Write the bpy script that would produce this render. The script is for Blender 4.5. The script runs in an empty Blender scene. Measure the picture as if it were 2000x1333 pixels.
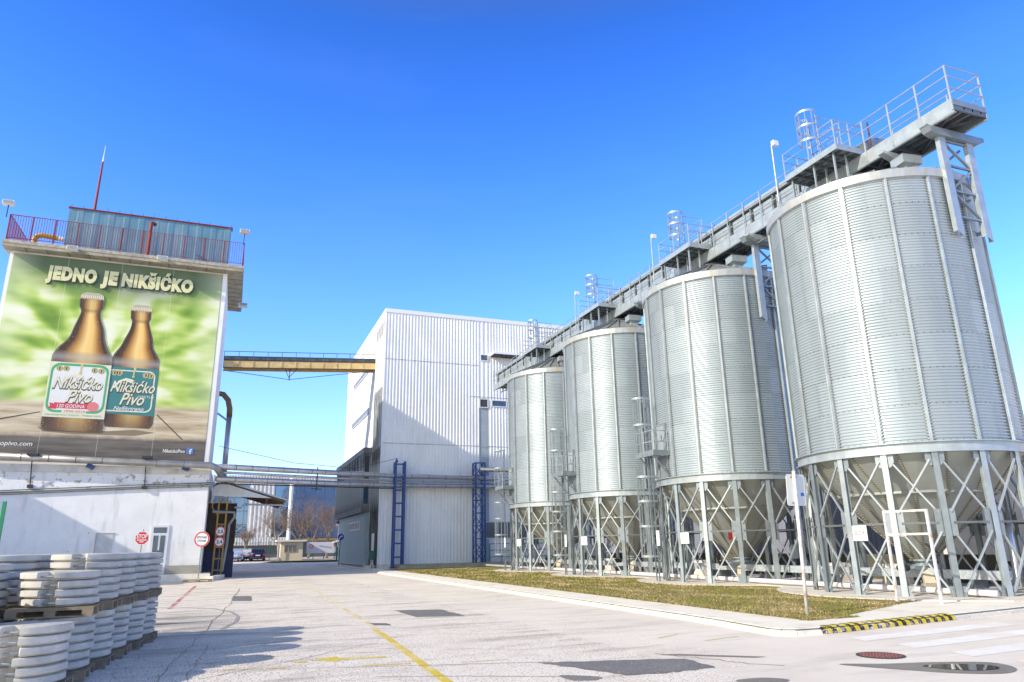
import bpy, math, random
from mathutils import Vector, Matrix
random.seed(7)
S = bpy.context.scene
C = S.collection
D = bpy.data
PI = math.pi
def rad(a): return math.radians(a)

# ------------------------------------------------------------------ mesh builder
class MB:
    def __init__(s): s.v = []; s.f = []; s.uv = {}
    def add(s, vs, fs):
        o = len(s.v); s.v += [tuple(p) for p in vs]; s.f += [tuple(i + o for i in f) for f in fs]; return s
    def box(s, x0, x1, y0, y1, z0, z1):
        return s.add([(x0,y0,z0),(x1,y0,z0),(x1,y1,z0),(x0,y1,z0),(x0,y0,z1),(x1,y0,z1),(x1,y1,z1),(x0,y1,z1)],
                     [(0,3,2,1),(4,5,6,7),(0,1,5,4),(1,2,6,5),(2,3,7,6),(3,0,4,7)])
    def poly(s, ps): return s.add(ps, [tuple(range(len(ps)))])
    def bar(s, p, q, w, h=None, up=(0,0,1)):
        h = h or w; p = Vector(p); q = Vector(q); d = (q - p).normalized(); up = Vector(up)
        if abs(d.dot(up)) > .98: up = Vector((0,1,0)) if abs(d.y) < .9 else Vector((1,0,0))
        a = d.cross(up).normalized(); b = a.cross(d).normalized(); a = a * w / 2; b = b * h / 2
        return s.add([p-a-b,p+a-b,p+a+b,p-a+b,q-a-b,q+a-b,q+a+b,q-a+b], [(0,3,2,1),(4,5,6,7),(0,1,5,4),(1,2,6,5),(2,3,7,6),(3,0,4,7)])
    def tube(s, pts, r, n=10, r2=None, closed=False):
        pts = [Vector(p) for p in pts]; m = len(pts); rings = []; prev = None
        for i, p in enumerate(pts):
            if closed: d = (pts[(i+1) % m] - pts[i-1]).normalized()
            elif i == 0: d = (pts[1] - p).normalized()
            elif i == m - 1: d = (p - pts[i-1]).normalized()
            else: d = ((pts[i+1] - p).normalized() + (p - pts[i-1]).normalized()).normalized()
            if prev is None:
                up = Vector((0,0,1)) if abs(d.z) < .9 else Vector((1,0,0)); a = d.cross(up).normalized()
            else: a = (prev - d * prev.dot(d)).normalized()
            prev = a; b = d.cross(a)
            rr = r if r2 is None else r + (r2 - r) * i / max(1, m - 1)
            rings.append([p + (a * math.cos(2*PI*k/n) + b * math.sin(2*PI*k/n)) * rr for k in range(n)])
        vs = [v for g in rings for v in g]; fs = []
        for i in range(m if closed else m - 1):
            j = (i + 1) % m
            for k in range(n): fs.append((i*n+k, i*n+(k+1) % n, j*n+(k+1) % n, j*n+k))
        if not closed: fs += [tuple(range(n-1,-1,-1)), tuple(range((m-1)*n, m*n))]
        return s.add(vs, fs)
    def lathe(s, prof, n=32, c=(0,0), a0=0, a1=360, capb=False, capt=False):
        full = abs(a1 - a0) >= 360; m = n if full else n + 1; vs = []
        for r, z in prof:
            for k in range(m):
                a = rad(a0 + (a1 - a0) * k / n); vs.append((c[0] + r*math.cos(a), c[1] + r*math.sin(a), z))
        fs = []
        for i in range(len(prof)-1):
            for k in range(n):
                k2 = (k+1) % m
                fs.append((i*m+k, i*m+k2, (i+1)*m+k2, (i+1)*m+k))
        if capb: fs.append(tuple(range(m-1,-1,-1)))
        if capt: fs.append(tuple(range((len(prof)-1)*m, len(prof)*m)))
        return s.add(vs, fs)
    def prism(s, pts, lo, hi, axis='z'):
        n = len(pts)
        def P(a, b, c): return {'z':(a,b,c),'y':(a,c,b),'x':(c,a,b)}[axis]
        return s.add([P(a,b,lo) for a,b in pts]+[P(a,b,hi) for a,b in pts],
                     [tuple(range(n-1,-1,-1)), tuple(range(n,2*n))]+[(i,(i+1)%n,n+(i+1)%n,n+i) for i in range(n)])
    def build(s, name, m, parent=None, smooth=False, loc=None, fix=True):
        me = D.meshes.new(name)
        if parent is not None: o = parent_world(parent)
        elif loc is not None: o = Vector(loc)
        else:
            xs = [p[0] for p in s.v]; ys = [p[1] for p in s.v]; zs = [p[2] for p in s.v]
            o = Vector(((min(xs)+max(xs))/2, (min(ys)+max(ys))/2, min(zs)))
        me.from_pydata([(p[0]-o.x, p[1]-o.y, p[2]-o.z) for p in s.v], [], s.f)
        if s.uv:
            ul = me.uv_layers.new(name='UVMap')
            for lp in me.loops: ul.data[lp.index].uv = s.uv.get(lp.vertex_index, (0,0))
        me.update()
        if fix:
            import bmesh
            b = bmesh.new(); b.from_mesh(me); bmesh.ops.recalc_face_normals(b, faces=b.faces); b.to_mesh(me); b.free()
        if smooth:
            for p in me.polygons: p.use_smooth = True
        me.materials.append(m)
        ob = D.objects.new(name, me); C.objects.link(ob)
        if parent is not None:
            ob.parent = parent
            WORLD[ob.name] = o
        else:
            ob.location = o; WORLD[ob.name] = o
        return ob
WORLD = {}
def parent_world(p): return WORLD[p.name]
def empty(name, loc, label, cat, group=None):
    o = D.objects.new(name, None); C.objects.link(o); o.location = loc; o.empty_display_size = .2
    WORLD[o.name] = Vector(loc); tag(o, label, cat, group); return o
def tag(o, label, cat, group=None):
    o['label'] = label; o['category'] = cat
    if group: o['group'] = group
    return o
def struct(o, kind='structure'): o['kind'] = kind; return o
def copy_tree(o, parent=None, loc=None):
    c = o.copy(); C.objects.link(c)
    if parent is not None: c.parent = parent
    if loc is not None: c.location = loc
    WORLD[c.name] = Vector(c.location) if parent is None else WORLD[parent.name]
    for ch in list(o.children): copy_tree(ch, c)
    return c
def relabel(o, label, group=None):
    o['label'] = label
    if group: o['group'] = group
    return o
def smooth_angle(o, deg=35):
    me = o.data
    for p in me.polygons: p.use_smooth = True
    try: me.set_sharp_from_angle(angle=rad(deg))
    except Exception: pass
    return o

# ------------------------------------------------------------------ materials
MATS = {}
def nt(name):
    m = D.materials.new(name); m.use_nodes = True; t = m.node_tree; b = t.nodes['Principled BSDF']
    return m, t, b
def N(t, typ, **k):
    n = t.nodes.new(typ)
    for a, v in k.items():
        if a.startswith('i_'):
            n.inputs[a[2:].replace('_', ' ')].default_value = v
        else: setattr(n, a, v)
    return n
def math_(t, op, a, b=None, clamp=False):
    n = t.nodes.new('ShaderNodeMath'); n.operation = op; n.use_clamp = clamp
    for i, x in enumerate((a, b)):
        if x is None: continue
        if hasattr(x, 'links') or hasattr(x, 'is_linked'): t.links.new(x, n.inputs[i])
        else: n.inputs[i].default_value = x
    return n.outputs[0]
def mix_(t, fac, a, b, blend='MIX'):
    n = t.nodes.new('ShaderNodeMix'); n.data_type = 'RGBA'; n.blend_type = blend; n.clamp_factor = True
    for i, x in ((0, fac), (6, a), (7, b)):
        if hasattr(x, 'is_linked'): t.links.new(x, n.inputs[i])
        elif i == 0: n.inputs[0].default_value = x
        else: n.inputs[i].default_value = tuple(x) + (1,) if len(x) == 3 else x
    return n.outputs[2]
def ramp_(t, fac, stops, interp='LINEAR'):
    n = t.nodes.new('ShaderNodeValToRGB'); r = n.color_ramp; r.interpolation = interp
    while len(r.elements) > 1: r.elements.remove(r.elements[0])
    for i, (p, c) in enumerate(stops):
        e = r.elements[0] if i == 0 else r.elements.new(p)
        e.position = p; e.color = tuple(c) + (1,) if not isinstance(c, (int, float)) else (c, c, c, 1)
    t.links.new(fac, n.inputs[0]); return n.outputs[0]
def noise_(t, co, scale, detail=4, rough=.55, sc=None):
    if sc:
        mp = t.nodes.new('ShaderNodeMapping'); mp.inputs['Scale'].default_value = sc; t.links.new(co, mp.inputs[0]); co = mp.outputs[0]
    n = t.nodes.new('ShaderNodeTexNoise'); n.inputs['Scale'].default_value = scale; n.inputs['Detail'].default_value = detail
    n.inputs['Roughness'].default_value = rough; t.links.new(co, n.inputs['Vector']); return n.outputs['Fac']
def pos_(t): return t.nodes.new('ShaderNodeNewGeometry').outputs['Position']
def M(name, col, rough=.6, metal=0., var=.12, scale=3., stain=None, stain_amt=.4, streak=False, bump=.0, bscale=30, spec=.5):
    """plain surface with fine and broad tone variation, optional dirt or rust stains"""
    if name in MATS: return MATS[name]
    m, t, b = nt(name); p = pos_(t)
    f = noise_(t, p, scale); f2 = noise_(t, p, scale * 9, 3)
    lo = tuple(max(0, c*(1-var)) for c in col); hi = tuple(min(1, c*(1+var)) for c in col)
    c = mix_(t, ramp_(t, f, [(.3, 0.), (.7, 1.)]), lo, hi)
    c = mix_(t, math_(t, 'MULTIPLY', f2, .35), c, tuple(x*.8 for x in col))
    if stain:
        g = noise_(t, p, scale * .8 if not streak else 2.2, 5, .6, (1,1,.12) if streak else None)
        c = mix_(t, math_(t, 'MULTIPLY', ramp_(t, g, [(.5, 0.), (.68, 1.)]), stain_amt), c, stain)
    t.links.new(c, b.inputs['Base Color']); b.inputs['Metallic'].default_value = metal
    rr = math_(t, 'MULTIPLY_ADD', f, .2); t.nodes[-1].inputs[2].default_value = rough - .1
    t.links.new(rr, b.inputs['Roughness']); b.inputs['Specular IOR Level'].default_value = spec
    if bump:
        bn = t.nodes.new('ShaderNodeBump'); bn.inputs['Strength'].default_value = bump; bn.inputs['Distance'].default_value = .02
        t.links.new(noise_(t, p, bscale, 4), bn.inputs['Height']); t.links.new(bn.outputs[0], b.inputs['Normal'])
    MATS[name] = m; return m
galv = M('galvanised_steel', (.28,.32,.34), .45, .4, .18, 2.5)
galv_l = M('galvanised_light', (.43,.485,.51), .42, .4, .14, 2.5, stain=(.36,.32,.26), stain_amt=.3)
galv_d = M('galvanised_dull', (.15,.17,.18), .55, .3, .2, 2.5)
rail_m = M('rail_galvanised', (.42,.46,.48), .42, .4, .12, 3)
dark_m = M('dark_steel', (.05,.055,.06), .6, .3, .2, 3)
white_m = M('white_paint', (.80,.80,.79), .5, 0, .05, 2)
band_m = M('eave_band_steel', (.44,.47,.475), .45, .3, .1, 3, stain=(.50,.36,.16), stain_amt=.55, streak=True)
blue_m = M('blue_paint', (.028,.07,.25), .45, 0, .2, 3)
red_m = M('red_paint', (.26,.03,.025), .5, 0, .25, 3, stain=(.2,.06,.04), stain_amt=.5)
yel_m = M('yellow_paint', (.40,.24,.04), .5, 0, .15, 3)
conc_m = M('pale_concrete', (.78,.70,.58), .85, 0, .12, 1.5, stain=(.36,.33,.28), stain_amt=.4, bump=.3)
kerb_m = M('kerb_concrete', (.90,.84,.72), .85, 0, .08, 2.5, stain=(.5,.45,.37), stain_amt=.55, bump=.4)
wood_m = M('pallet_wood', (.33,.25,.16), .8, 0, .3, 5, stain=(.12,.09,.07), stain_amt=.6, bump=.3)
block_m = M('cast_concrete_block', (.62,.58,.50), .8, 0, .14, 3, stain=(.34,.325,.29), stain_amt=.5, bump=.25)
tan_m = M('hopper_coating', (.33,.35,.33), .5, .1, .12, 1.2)
bolt_m = M('rusty_bolts', (.30,.22,.12), .7, .1, .4, 40)
black_m = M('black_rubber', (.02,.02,.022), .7)
green_m = M('green_fence_paint', (.02,.16,.12), .5, 0, .15)
insul_m = M('pipe_cladding', (.52,.52,.54), .32, .75, .10, 2.5, stain=(.25,.22,.2), stain_amt=.3)
glass_m = M('dark_glass', (.05,.09,.14), .06, 0, .3, .6, spec=.8)
yellowish_m = M('bridge_yellow', (.86,.62,.26), .55, 0, .12, 3, stain=(.40,.18,.07), stain_amt=.4)
rust_m = M('rusted_brown', (.16,.075,.035), .8, 0, .3, 4)

def corrugated_shell():
    m, t, b = nt('corrugated_shell')
    tc = t.nodes.new('ShaderNodeTexCoord').outputs['Object']
    sp = t.nodes.new('ShaderNodeSeparateXYZ'); t.links.new(tc, sp.inputs[0])
    ang = math_(t, 'ARCTAN2', sp.outputs[1], sp.outputs[0])
    ai = math_(t, 'FLOOR', math_(t, 'MULTIPLY', math_(t, 'ADD', ang, 10 - rad(165.1)), 16 / (2*PI)))
    zi = math_(t, 'FLOOR', math_(t, 'DIVIDE', sp.outputs[2], 1.128))
    cb = t.nodes.new('ShaderNodeCombineXYZ'); t.links.new(ai, cb.inputs[0]); t.links.new(zi, cb.inputs[1])
    wn = t.nodes.new('ShaderNodeTexWhiteNoise'); t.links.new(cb.outputs[0], wn.inputs['Vector'])
    base = mix_(t, wn.outputs['Value'], (.41,.47,.50), (.49,.55,.585))
    st = noise_(t, tc, 1.6, 5, .6, (1,1,.10))
    base = mix_(t, math_(t, 'MULTIPLY', ramp_(t, st, [(.45, 0.), (.72, 1.)]), .22), base, (.33,.38,.40))
    # bolted horizontal laps
    fz = math_(t, 'FRACT', math_(t, 'DIVIDE', sp.outputs[2], 1.128))
    line = math_(t, 'LESS_THAN', fz, .018)
    fa = math_(t, 'FRACT', math_(t, 'MULTIPLY', ang, 16*7/(2*PI)))
    dots = math_(t, 'MULTIPLY', math_(t, 'LESS_THAN', fz, .03), math_(t, 'LESS_THAN', fa, .22))
    base = mix_(t, math_(t, 'MULTIPLY', line, .18), base, (.22,.25,.27))
    base = mix_(t, math_(t, 'MULTIPLY', dots, .75), base, (.15,.14,.13))
    t.links.new(base, b.inputs['Base Color']); b.inputs['Metallic'].default_value = .5; b.inputs['Roughness'].default_value = .40
    return m
shell_m = corrugated_shell()
roof_m = M('silo_roof_sheet', (.28,.29,.29), .55, .3, .25, 2, stain=(.16,.16,.155), stain_amt=.75)

# hall cladding
clad_m = M('hall_cladding', (.86,.86,.85), .5, .02, .05, .5, stain=(.66,.68,.69), stain_amt=.3, streak=True)
clad_w = M('hall_cladding_white', (.84,.85,.86), .5, 0, .03, .5)
clad_d = M('hall_cladding_dirty', (.44,.46,.46), .6, 0, .2, 1.5, stain=(.10,.095,.085), stain_amt=.85, streak=True)
def sooty():
    m, t, b = nt('sooty_cladding'); p = pos_(t); sp = t.nodes.new('ShaderNodeSeparateXYZ'); t.links.new(p, sp.inputs[0])
    n1 = noise_(t, p, 2.2, 5, .6, (1,1,.12)); n2 = noise_(t, p, 1.3, 4)
    z = math_(t, 'ADD', sp.outputs[2], math_(t, 'MULTIPLY', n1, 1.6))
    low = ramp_(t, math_(t, 'DIVIDE', z, 14.), [(.40,1.),(.50,.25),(.66,.1),(.74,.9),(.80,.75)])
    c = mix_(t, n2, (.40,.415,.41), (.52,.53,.52))
    c = mix_(t, math_(t, 'MULTIPLY', low, ramp_(t, n1, [(.3,.5),(.55,1.)])), c, (.05,.047,.042))
    t.links.new(c, b.inputs['Base Color']); b.inputs['Roughness'].default_value = .65; return m
soot_m = sooty()
grey_m = M('grey_render', (.36,.42,.46), .7, 0, .08, 1.5)

def plaster():
    m, t, b = nt('old_white_render'); p = pos_(t)
    f = noise_(t, p, .9, 6, .6)
    c = mix_(t, ramp_(t, f, [(.35, 0.), (.7, 1.)]), (.90,.89,.86), (.82,.80,.77))
    sp = t.nodes.new('ShaderNodeSeparateXYZ'); t.links.new(p, sp.inputs[0])
    peel = noise_(t, p, 2.6, 8, .7)
    near = ramp_(t, math_(t, 'ABSOLUTE', math_(t, 'SUBTRACT', sp.outputs[2], 6.0)), [(.0, 1.), (.9, .0)])
    th = math_(t, 'ADD', peel, math_(t, 'MULTIPLY', near, .13))
    msk = ramp_(t, th, [(.665, 0.), (.685, 1.)])
    c = mix_(t, msk, c, (.46,.41,.33))
    st = noise_(t, p, 1.8, 5, .6, (1,1,.15))
    c = mix_(t, math_(t, 'MULTIPLY', ramp_(t, st, [(.56, 0.), (.7, 1.)]), .4), c, (.50,.48,.45))
    foot = ramp_(t, math_(t, 'ADD', sp.outputs[2], math_(t, 'MULTIPLY', f, 1.2)), [(.75,1.),(1.0,0.)])
    zf = math_(t, 'DIVIDE', math_(t, 'ADD', sp.outputs[2], math_(t, 'MULTIPLY', peel, 1.6)), 2.6)
    c = mix_(t, math_(t, 'MULTIPLY', ramp_(t, zf, [(.35,1.),(.8,0.)]), .45), c, (.40,.36,.31))
    t.links.new(c, b.inputs['Base Color']); b.inputs['Roughness'].default_value = .9
    bn = t.nodes.new('ShaderNodeBump'); bn.inputs['Strength'].default_value = .5; bn.inputs['Distance'].default_value = .03
    t.links.new(peel, bn.inputs['Height']); t.links.new(bn.outputs[0], b.inputs['Normal'])
    return m
plaster_m = plaster()
soffit_m = M('weathered_soffit', (.40,.36,.27), .8, 0, .2, 2, stain=(.2,.17,.12), stain_amt=.6)

# ------------------------------------------------------------------ text helper
def text(mb, body, O, U, V, h=None, w=None, shear=0., bold=0., space=1.):
    """flat lettering: O = start of the baseline, U and V = unit vectors, h = height of the letters, w = length"""
    cu = D.curves.new('lettering', 'FONT'); cu.body = body; cu.shear = shear; cu.offset = bold; cu.space_character = space
    cu.resolution_u = 3; cu.fill_mode = 'FRONT'
    ob = D.objects.new('lettering', cu); C.objects.link(ob)
    dg = bpy.context.evaluated_depsgraph_get(); me = D.meshes.new_from_object(ob.evaluated_get(dg))
    vs = [v.co.copy() for v in me.vertices]; fs = [tuple(p.vertices) for p in me.polygons]
    D.objects.remove(ob); D.curves.remove(cu); D.meshes.remove(me)
    x0 = min(v.x for v in vs); x1 = max(v.x for v in vs); y1 = max(v.y for v in vs); y0 = min(v.y for v in vs)
    sy = h / (y1 - max(0, y0) if y0 > -.05 else y1) if h else None
    sx = w / (x1 - x0) if w else sy
    if sy is None: sy = sx
    O = Vector(O); U = Vector(U); V = Vector(V)
    mb.add([O + U * ((v.x - x0) * sx) + V * (v.y * sy) for v in vs], fs)
    return mb
def disc(mb, c, U, V, r, n=28, r_in=None):
    c = Vector(c); U = Vector(U); V = Vector(V)
    o = [c + (U*math.cos(2*PI*k/n) + V*math.sin(2*PI*k/n))*r for k in range(n)]
    if r_in is None: return mb.poly(o)
    i = [c + (U*math.cos(2*PI*k/n) + V*math.sin(2*PI*k/n))*r_in for k in range(n)]
    return mb.add(o + i, [(k, (k+1) % n, n + (k+1) % n, n + k) for k in range(n)])
def flat(name, col, rough=.5):
    if name in MATS: return MATS[name]
    m, t, b = nt(name); p = pos_(t); f = noise_(t, p, 1.2, 4)
    t.links.new(mix_(t, f, tuple(c*.92 for c in col), tuple(min(1, c*1.06) for c in col)), b.inputs['Base Color'])
    b.inputs['Roughness'].default_value = rough; MATS[name] = m; return m
# ================================================================== SILOS
R = 3.5; RING = 4.33; EAVE = 13.35; NL = 16; PH = 165.1
CEN = [(21.75,18.32), (21.79,27.85), (21.73,37.41), (21.75,47.35)]
PADZ = 0.0
def bolted_seam():
    m, t, b = nt('bolted_seam'); p = pos_(t); sp = t.nodes.new('ShaderNodeSeparateXYZ'); t.links.new(p, sp.inputs[0])
    f = math_(t, 'FRACT', math_(t, 'MULTIPLY', sp.outputs[2], 15))
    t.links.new(mix_(t, math_(t, 'LESS_THAN', f, .38), (.33,.33,.26), (.16,.11,.05)), b.inputs['Base Color']); b.inputs['Roughness'].default_value = .6; return m
seam_m = bolted_seam()
def bolt_gap_shade():  # bolt dots that also paint the gap shadow beside each rib
    m, t, b = nt('bolt_gap_shade'); p = pos_(t); sp = t.nodes.new('ShaderNodeSeparateXYZ'); t.links.new(p, sp.inputs[0])
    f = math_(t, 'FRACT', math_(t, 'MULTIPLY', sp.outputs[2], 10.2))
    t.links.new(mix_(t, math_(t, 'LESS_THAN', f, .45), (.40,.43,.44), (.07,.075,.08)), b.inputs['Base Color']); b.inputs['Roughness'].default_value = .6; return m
bolt_shade_m = bolt_gap_shade()
def pol(c, r, a, z): return (c[0] + r*math.cos(rad(a)), c[1] + r*math.sin(rad(a)), z)

def make_silo(c):
    t = empty('grain_silo', (c[0], c[1], PADZ), '', 'silo', 'corrugated steel silos on braced legs')
    # corrugated wall
    n = 88; prof = []; nw = 88; z0 = RING + .17; z1 = EAVE; st = 6
    for i in range(nw*st+1):
        prof.append((R - .016 + .027*math.cos(2*PI*i/st), z0 + (z1-z0)*i/(nw*st)))
    w = MB().lathe(prof, n, c).build('corrugated_wall', shell_m, t, smooth=True)
    MB().lathe([(R+.03,EAVE-.02),(R+.1,EAVE),(R+.1,EAVE+.30),(R+.04,EAVE+.33)], 64, c).build('eave_band', band_m, t, smooth=False)
    # roof: faceted panels with raised seams
    rf = MB(); zr0, zr1 = EAVE+.30, EAVE+1.72
    rf.lathe([(R+.09,zr0),(.42,zr1)], 32, c)
    r_ = rf.build('roof', roof_m, t)
    for k in range(32):
        a = 360*k/32 + 3
        p = Vector(pol(c, R+.05, a, zr0+.04)); q = Vector(pol(c, .5, a, zr1+.03))
        MB().bar(p, q, .07, .07).build('roof_seam', galv, r_)
    MB().lathe([(.5,zr1-.06),(.5,zr1+.14),(.0,zr1+.16)], 20, c).build('roof_cap', galv_l, t)
    # roof vents
    for a in (262, 318):
        p = Vector(pol(c, 2.35, a, 0)); z = zr0 + (R+.09-2.35)/(R-.33)*(zr1-zr0)
        b = MB(); u = Vector((math.cos(rad(a)), math.sin(rad(a)), 0)); v = Vector((-u.y, u.x, 0))
        pts = lambda s, s2, zz: [tuple(p + u*x*s2 + v*y*s + Vector((0,0,zz))) for x, y in ((-1,-1),(1,-1),(1,1),(-1,1))]
        A = pts(.22,.18, z-.1); B = pts(.22,.18, z+.12); E_ = pts(.40,.30, z+.2); F_ = pts(.40,.30, z+.5); G = pts(.42,.32, z+.52)
        b.add(A+B+E_+F_+G, [(4*i+k, 4*i+(k+1)%4, 4*i+4+(k+1)%4, 4*i+4+k) for i in range(4) for k in range(4)] + [(16,17,18,19)])
        b.build('roof_vent', galv_l, t)
    # ring beam
    MB().lathe([(R-.06,RING-.16),(R+.10,RING-.16),(R+.10,RING-.13),(R+.03,RING-.12),(R+.03,RING+.13),(R+.13,RING+.14),(R+.13,RING+.17),(R-.05,RING+.17)], 64, c).build('ring_beam', galv_l, t)
    # hopper
    h = MB().lathe([(R-.06,RING-.14),(R-1.05,RING-1.25),(.30,.98)], 32, c).build('hopper', tan_m, t, smooth=False)
    for k in range(16):
        a = PH + 22.5*k + 6
        if k % 1 == 0:
            p = Vector(pol(c, R-.07, a, RING-.16)); q = Vector(pol(c, R-1.03, a+6, RING-1.25)); s_ = Vector(pol(c, .33, a+6, .98))
            sm = MB().bar(p, q, .055, .03); sm.bar(q, s_, .055, .03)
            sm.build('hopper_seam', seam_m, h)
    MB().lathe([(R-1.03,RING-1.21),(R-1.0,RING-1.29),(R-1.08,RING-1.33)], 48, c).build('hopper_seam', tan_m, h)
    # outlet: flange, slide gate, spout
    o = MB().lathe([(.32,1.0),(.42,1.0),(.42,.94),(.30,.94),(.30,.84),(.45,.84),(.45,.8),(.0,.8)], 20, c)
    o.box(c[0]-.75, c[0]+.55, c[1]-.28, c[1]+.28, .68, .80); o.build('slide_gate', galv, t)
    MB().bar((c[0]-.1,c[1]-.1,.7), (c[0]-.45,c[1]-.5,.18), .32, .28).build('outlet_spout', M('cream_spout', (.62,.55,.42), .6), t)
    # ribs, legs, gussets, braces
    for k in range(NL):
        a = PH + 360/NL*k; u = Vector((math.cos(rad(a)), math.sin(rad(a)), 0)); v = Vector((-u.y, u.x, 0)); cc = Vector((c[0], c[1], 0))
        def P(r, s, z): return tuple(cc + u*r + v*s + Vector((0,0,z)))
        rb = MB()
        for s0, s1, d in ((-.055,-.03,.045),(-.03,.03,.08),(.03,.055,.045)):
            A = [P(R+.005,s0,RING+.18),P(R+.005,s1,RING+.18),P(R+d,s1,RING+.18),P(R+d,s0,RING+.18)]
            B = [P(R+.005,s0,EAVE),P(R+.005,s1,EAVE),P(R+d,s1,EAVE),P(R+d,s0,EAVE)]
            rb.add(A+B, [(0,1,2,3),(4,7,6,5),(0,4,5,1),(1,5,6,2),(2,6,7,3),(3,7,4,0)])
        rbo = rb.build('stiffener_rib', galv_l, t)
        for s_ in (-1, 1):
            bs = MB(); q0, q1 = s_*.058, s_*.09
            bs.add([P(R+.018,q0,RING+.2),P(R+.018,q1,RING+.2),P(R+.018,q1,EAVE-.02),P(R+.018,q0,EAVE-.02)], [(0,1,2,3)]); bs.build('bolt_shade_strip', bolt_shade_m, rbo)
        lg = MB()   # H-section column
        def slab(r0, r1, s0, s1, z0, z1, mb):
            A = [P(r0,s0,z0),P(r1,s0,z0),P(r1,s1,z0),P(r0,s1,z0)]; B = [P(r0,s0,z1),P(r1,s0,z1),P(r1,s1,z1),P(r0,s1,z1)]
            mb.add(A+B, [(3,2,1,0),(4,5,6,7),(0,1,5,4),(1,2,6,5),(2,3,7,6),(3,0,4,7)])
        slab(R+.025, R+.04, -.085, .085, .02, RING-.13, lg)
        slab(R-.115, R-.10, -.085, .085, .02, RING-.17, lg)
        slab(R-.10, R+.025, -.008, .008, .02, RING-.17, lg)
        slab(R-.14, R+.07, -.12, .12, 0, .02, lg)
        l = lg.build('leg', galv_l if k % 3 else galv, t)
        for s in (-1, 1):
            for z0, z1, wd in ((1.72,2.50,.19),(.03,.32,.13)):
                x0, x1 = (.085, .085+wd) if s > 0 else (-.085-wd, -.085)
                g = MB(); slab(R-.03, R-.018, x0, x1, z0, z1, g); g.build('gusset_plate', galv, l)
            g = MB()
            q = [(s*.085,RING-.17),(s*.085,RING-.55),(s*.16,RING-.55),(s*.26,RING-.40),(s*.26,RING-.17)]
            g.add([P(R-.03,x,z) for x,z in q]+[P(R-.018,x,z) for x,z in q], [(0,1,2,3,4),(9,8,7,6,5)]+[(i,(i+1)%5,5+(i+1)%5,5+i) for i in range(5)])
            g.build('gusset_plate', galv, l)
        # bracing bay to the next leg
        a2 = a + 360/NL; u2 = Vector((math.cos(rad(a2)), math.sin(rad(a2)), 0)); v2 = Vector((-u2.y, u2.x, 0))
        def Q(r, s, z): return tuple(cc + u2*r + v2*s + Vector((0,0,z)))
        for z0, z1 in ((RING-.38, 2.40), (1.85, .15)):
            MB().bar(P(R-.045,.16,z0), Q(R-.045,-.16,z1), .055, .05).build('diagonal_brace', rail_m, t)
            MB().bar(P(R+.005,.16,z1), Q(R+.005,-.16,z0), .055, .05).build('diagonal_brace', rail_m, t)
        MB().bar(P(R-.01,.2,2.10), Q(R-.01,-.2,2.10), .05, .06).build('strut', galv_d, t)
    # inspection hatch facing the platform (world -X side)
    hb = MB(); hx = c[0]-R-.06
    hb.box(hx-.03, hx+.10, c[1]-.10, c[1]+.62, 5.65, 6.95)
    hh = hb.build('hatch', galv, t)
    MB().box(hx-.06, hx-.03, c[1]+.18, c[1]+.22, 6.25, 6.45).build('handle', dark_m, hh)
    MB().box(hx-.05, hx-.03, c[1]-.02, c[1]+.54, 5.75, 6.85).build('panel', galv_l, hh)
    return t
silos = [make_silo(CEN[0])]
for c in CEN[1:]: silos.append(copy_tree(silos[0], loc=(c[0], c[1], PADZ)))
for ch in list(silos[0].children):
    if ch.name.startswith('hatch'):
        for g_ in list(ch.children): D.objects.remove(g_)
        D.objects.remove(ch)
for s_, l in zip(silos, ('tall corrugated steel silo beside the white tubular frame and kerb corner', 'second steel silo counted from the striped kerb, behind the bare sign plate on its pole',
                         'third steel silo from the striped kerb, between two slightly larger looking silos', 'smallest looking steel silo, the one next to the ribbed white hall')):
    relabel(s_, l)

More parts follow.
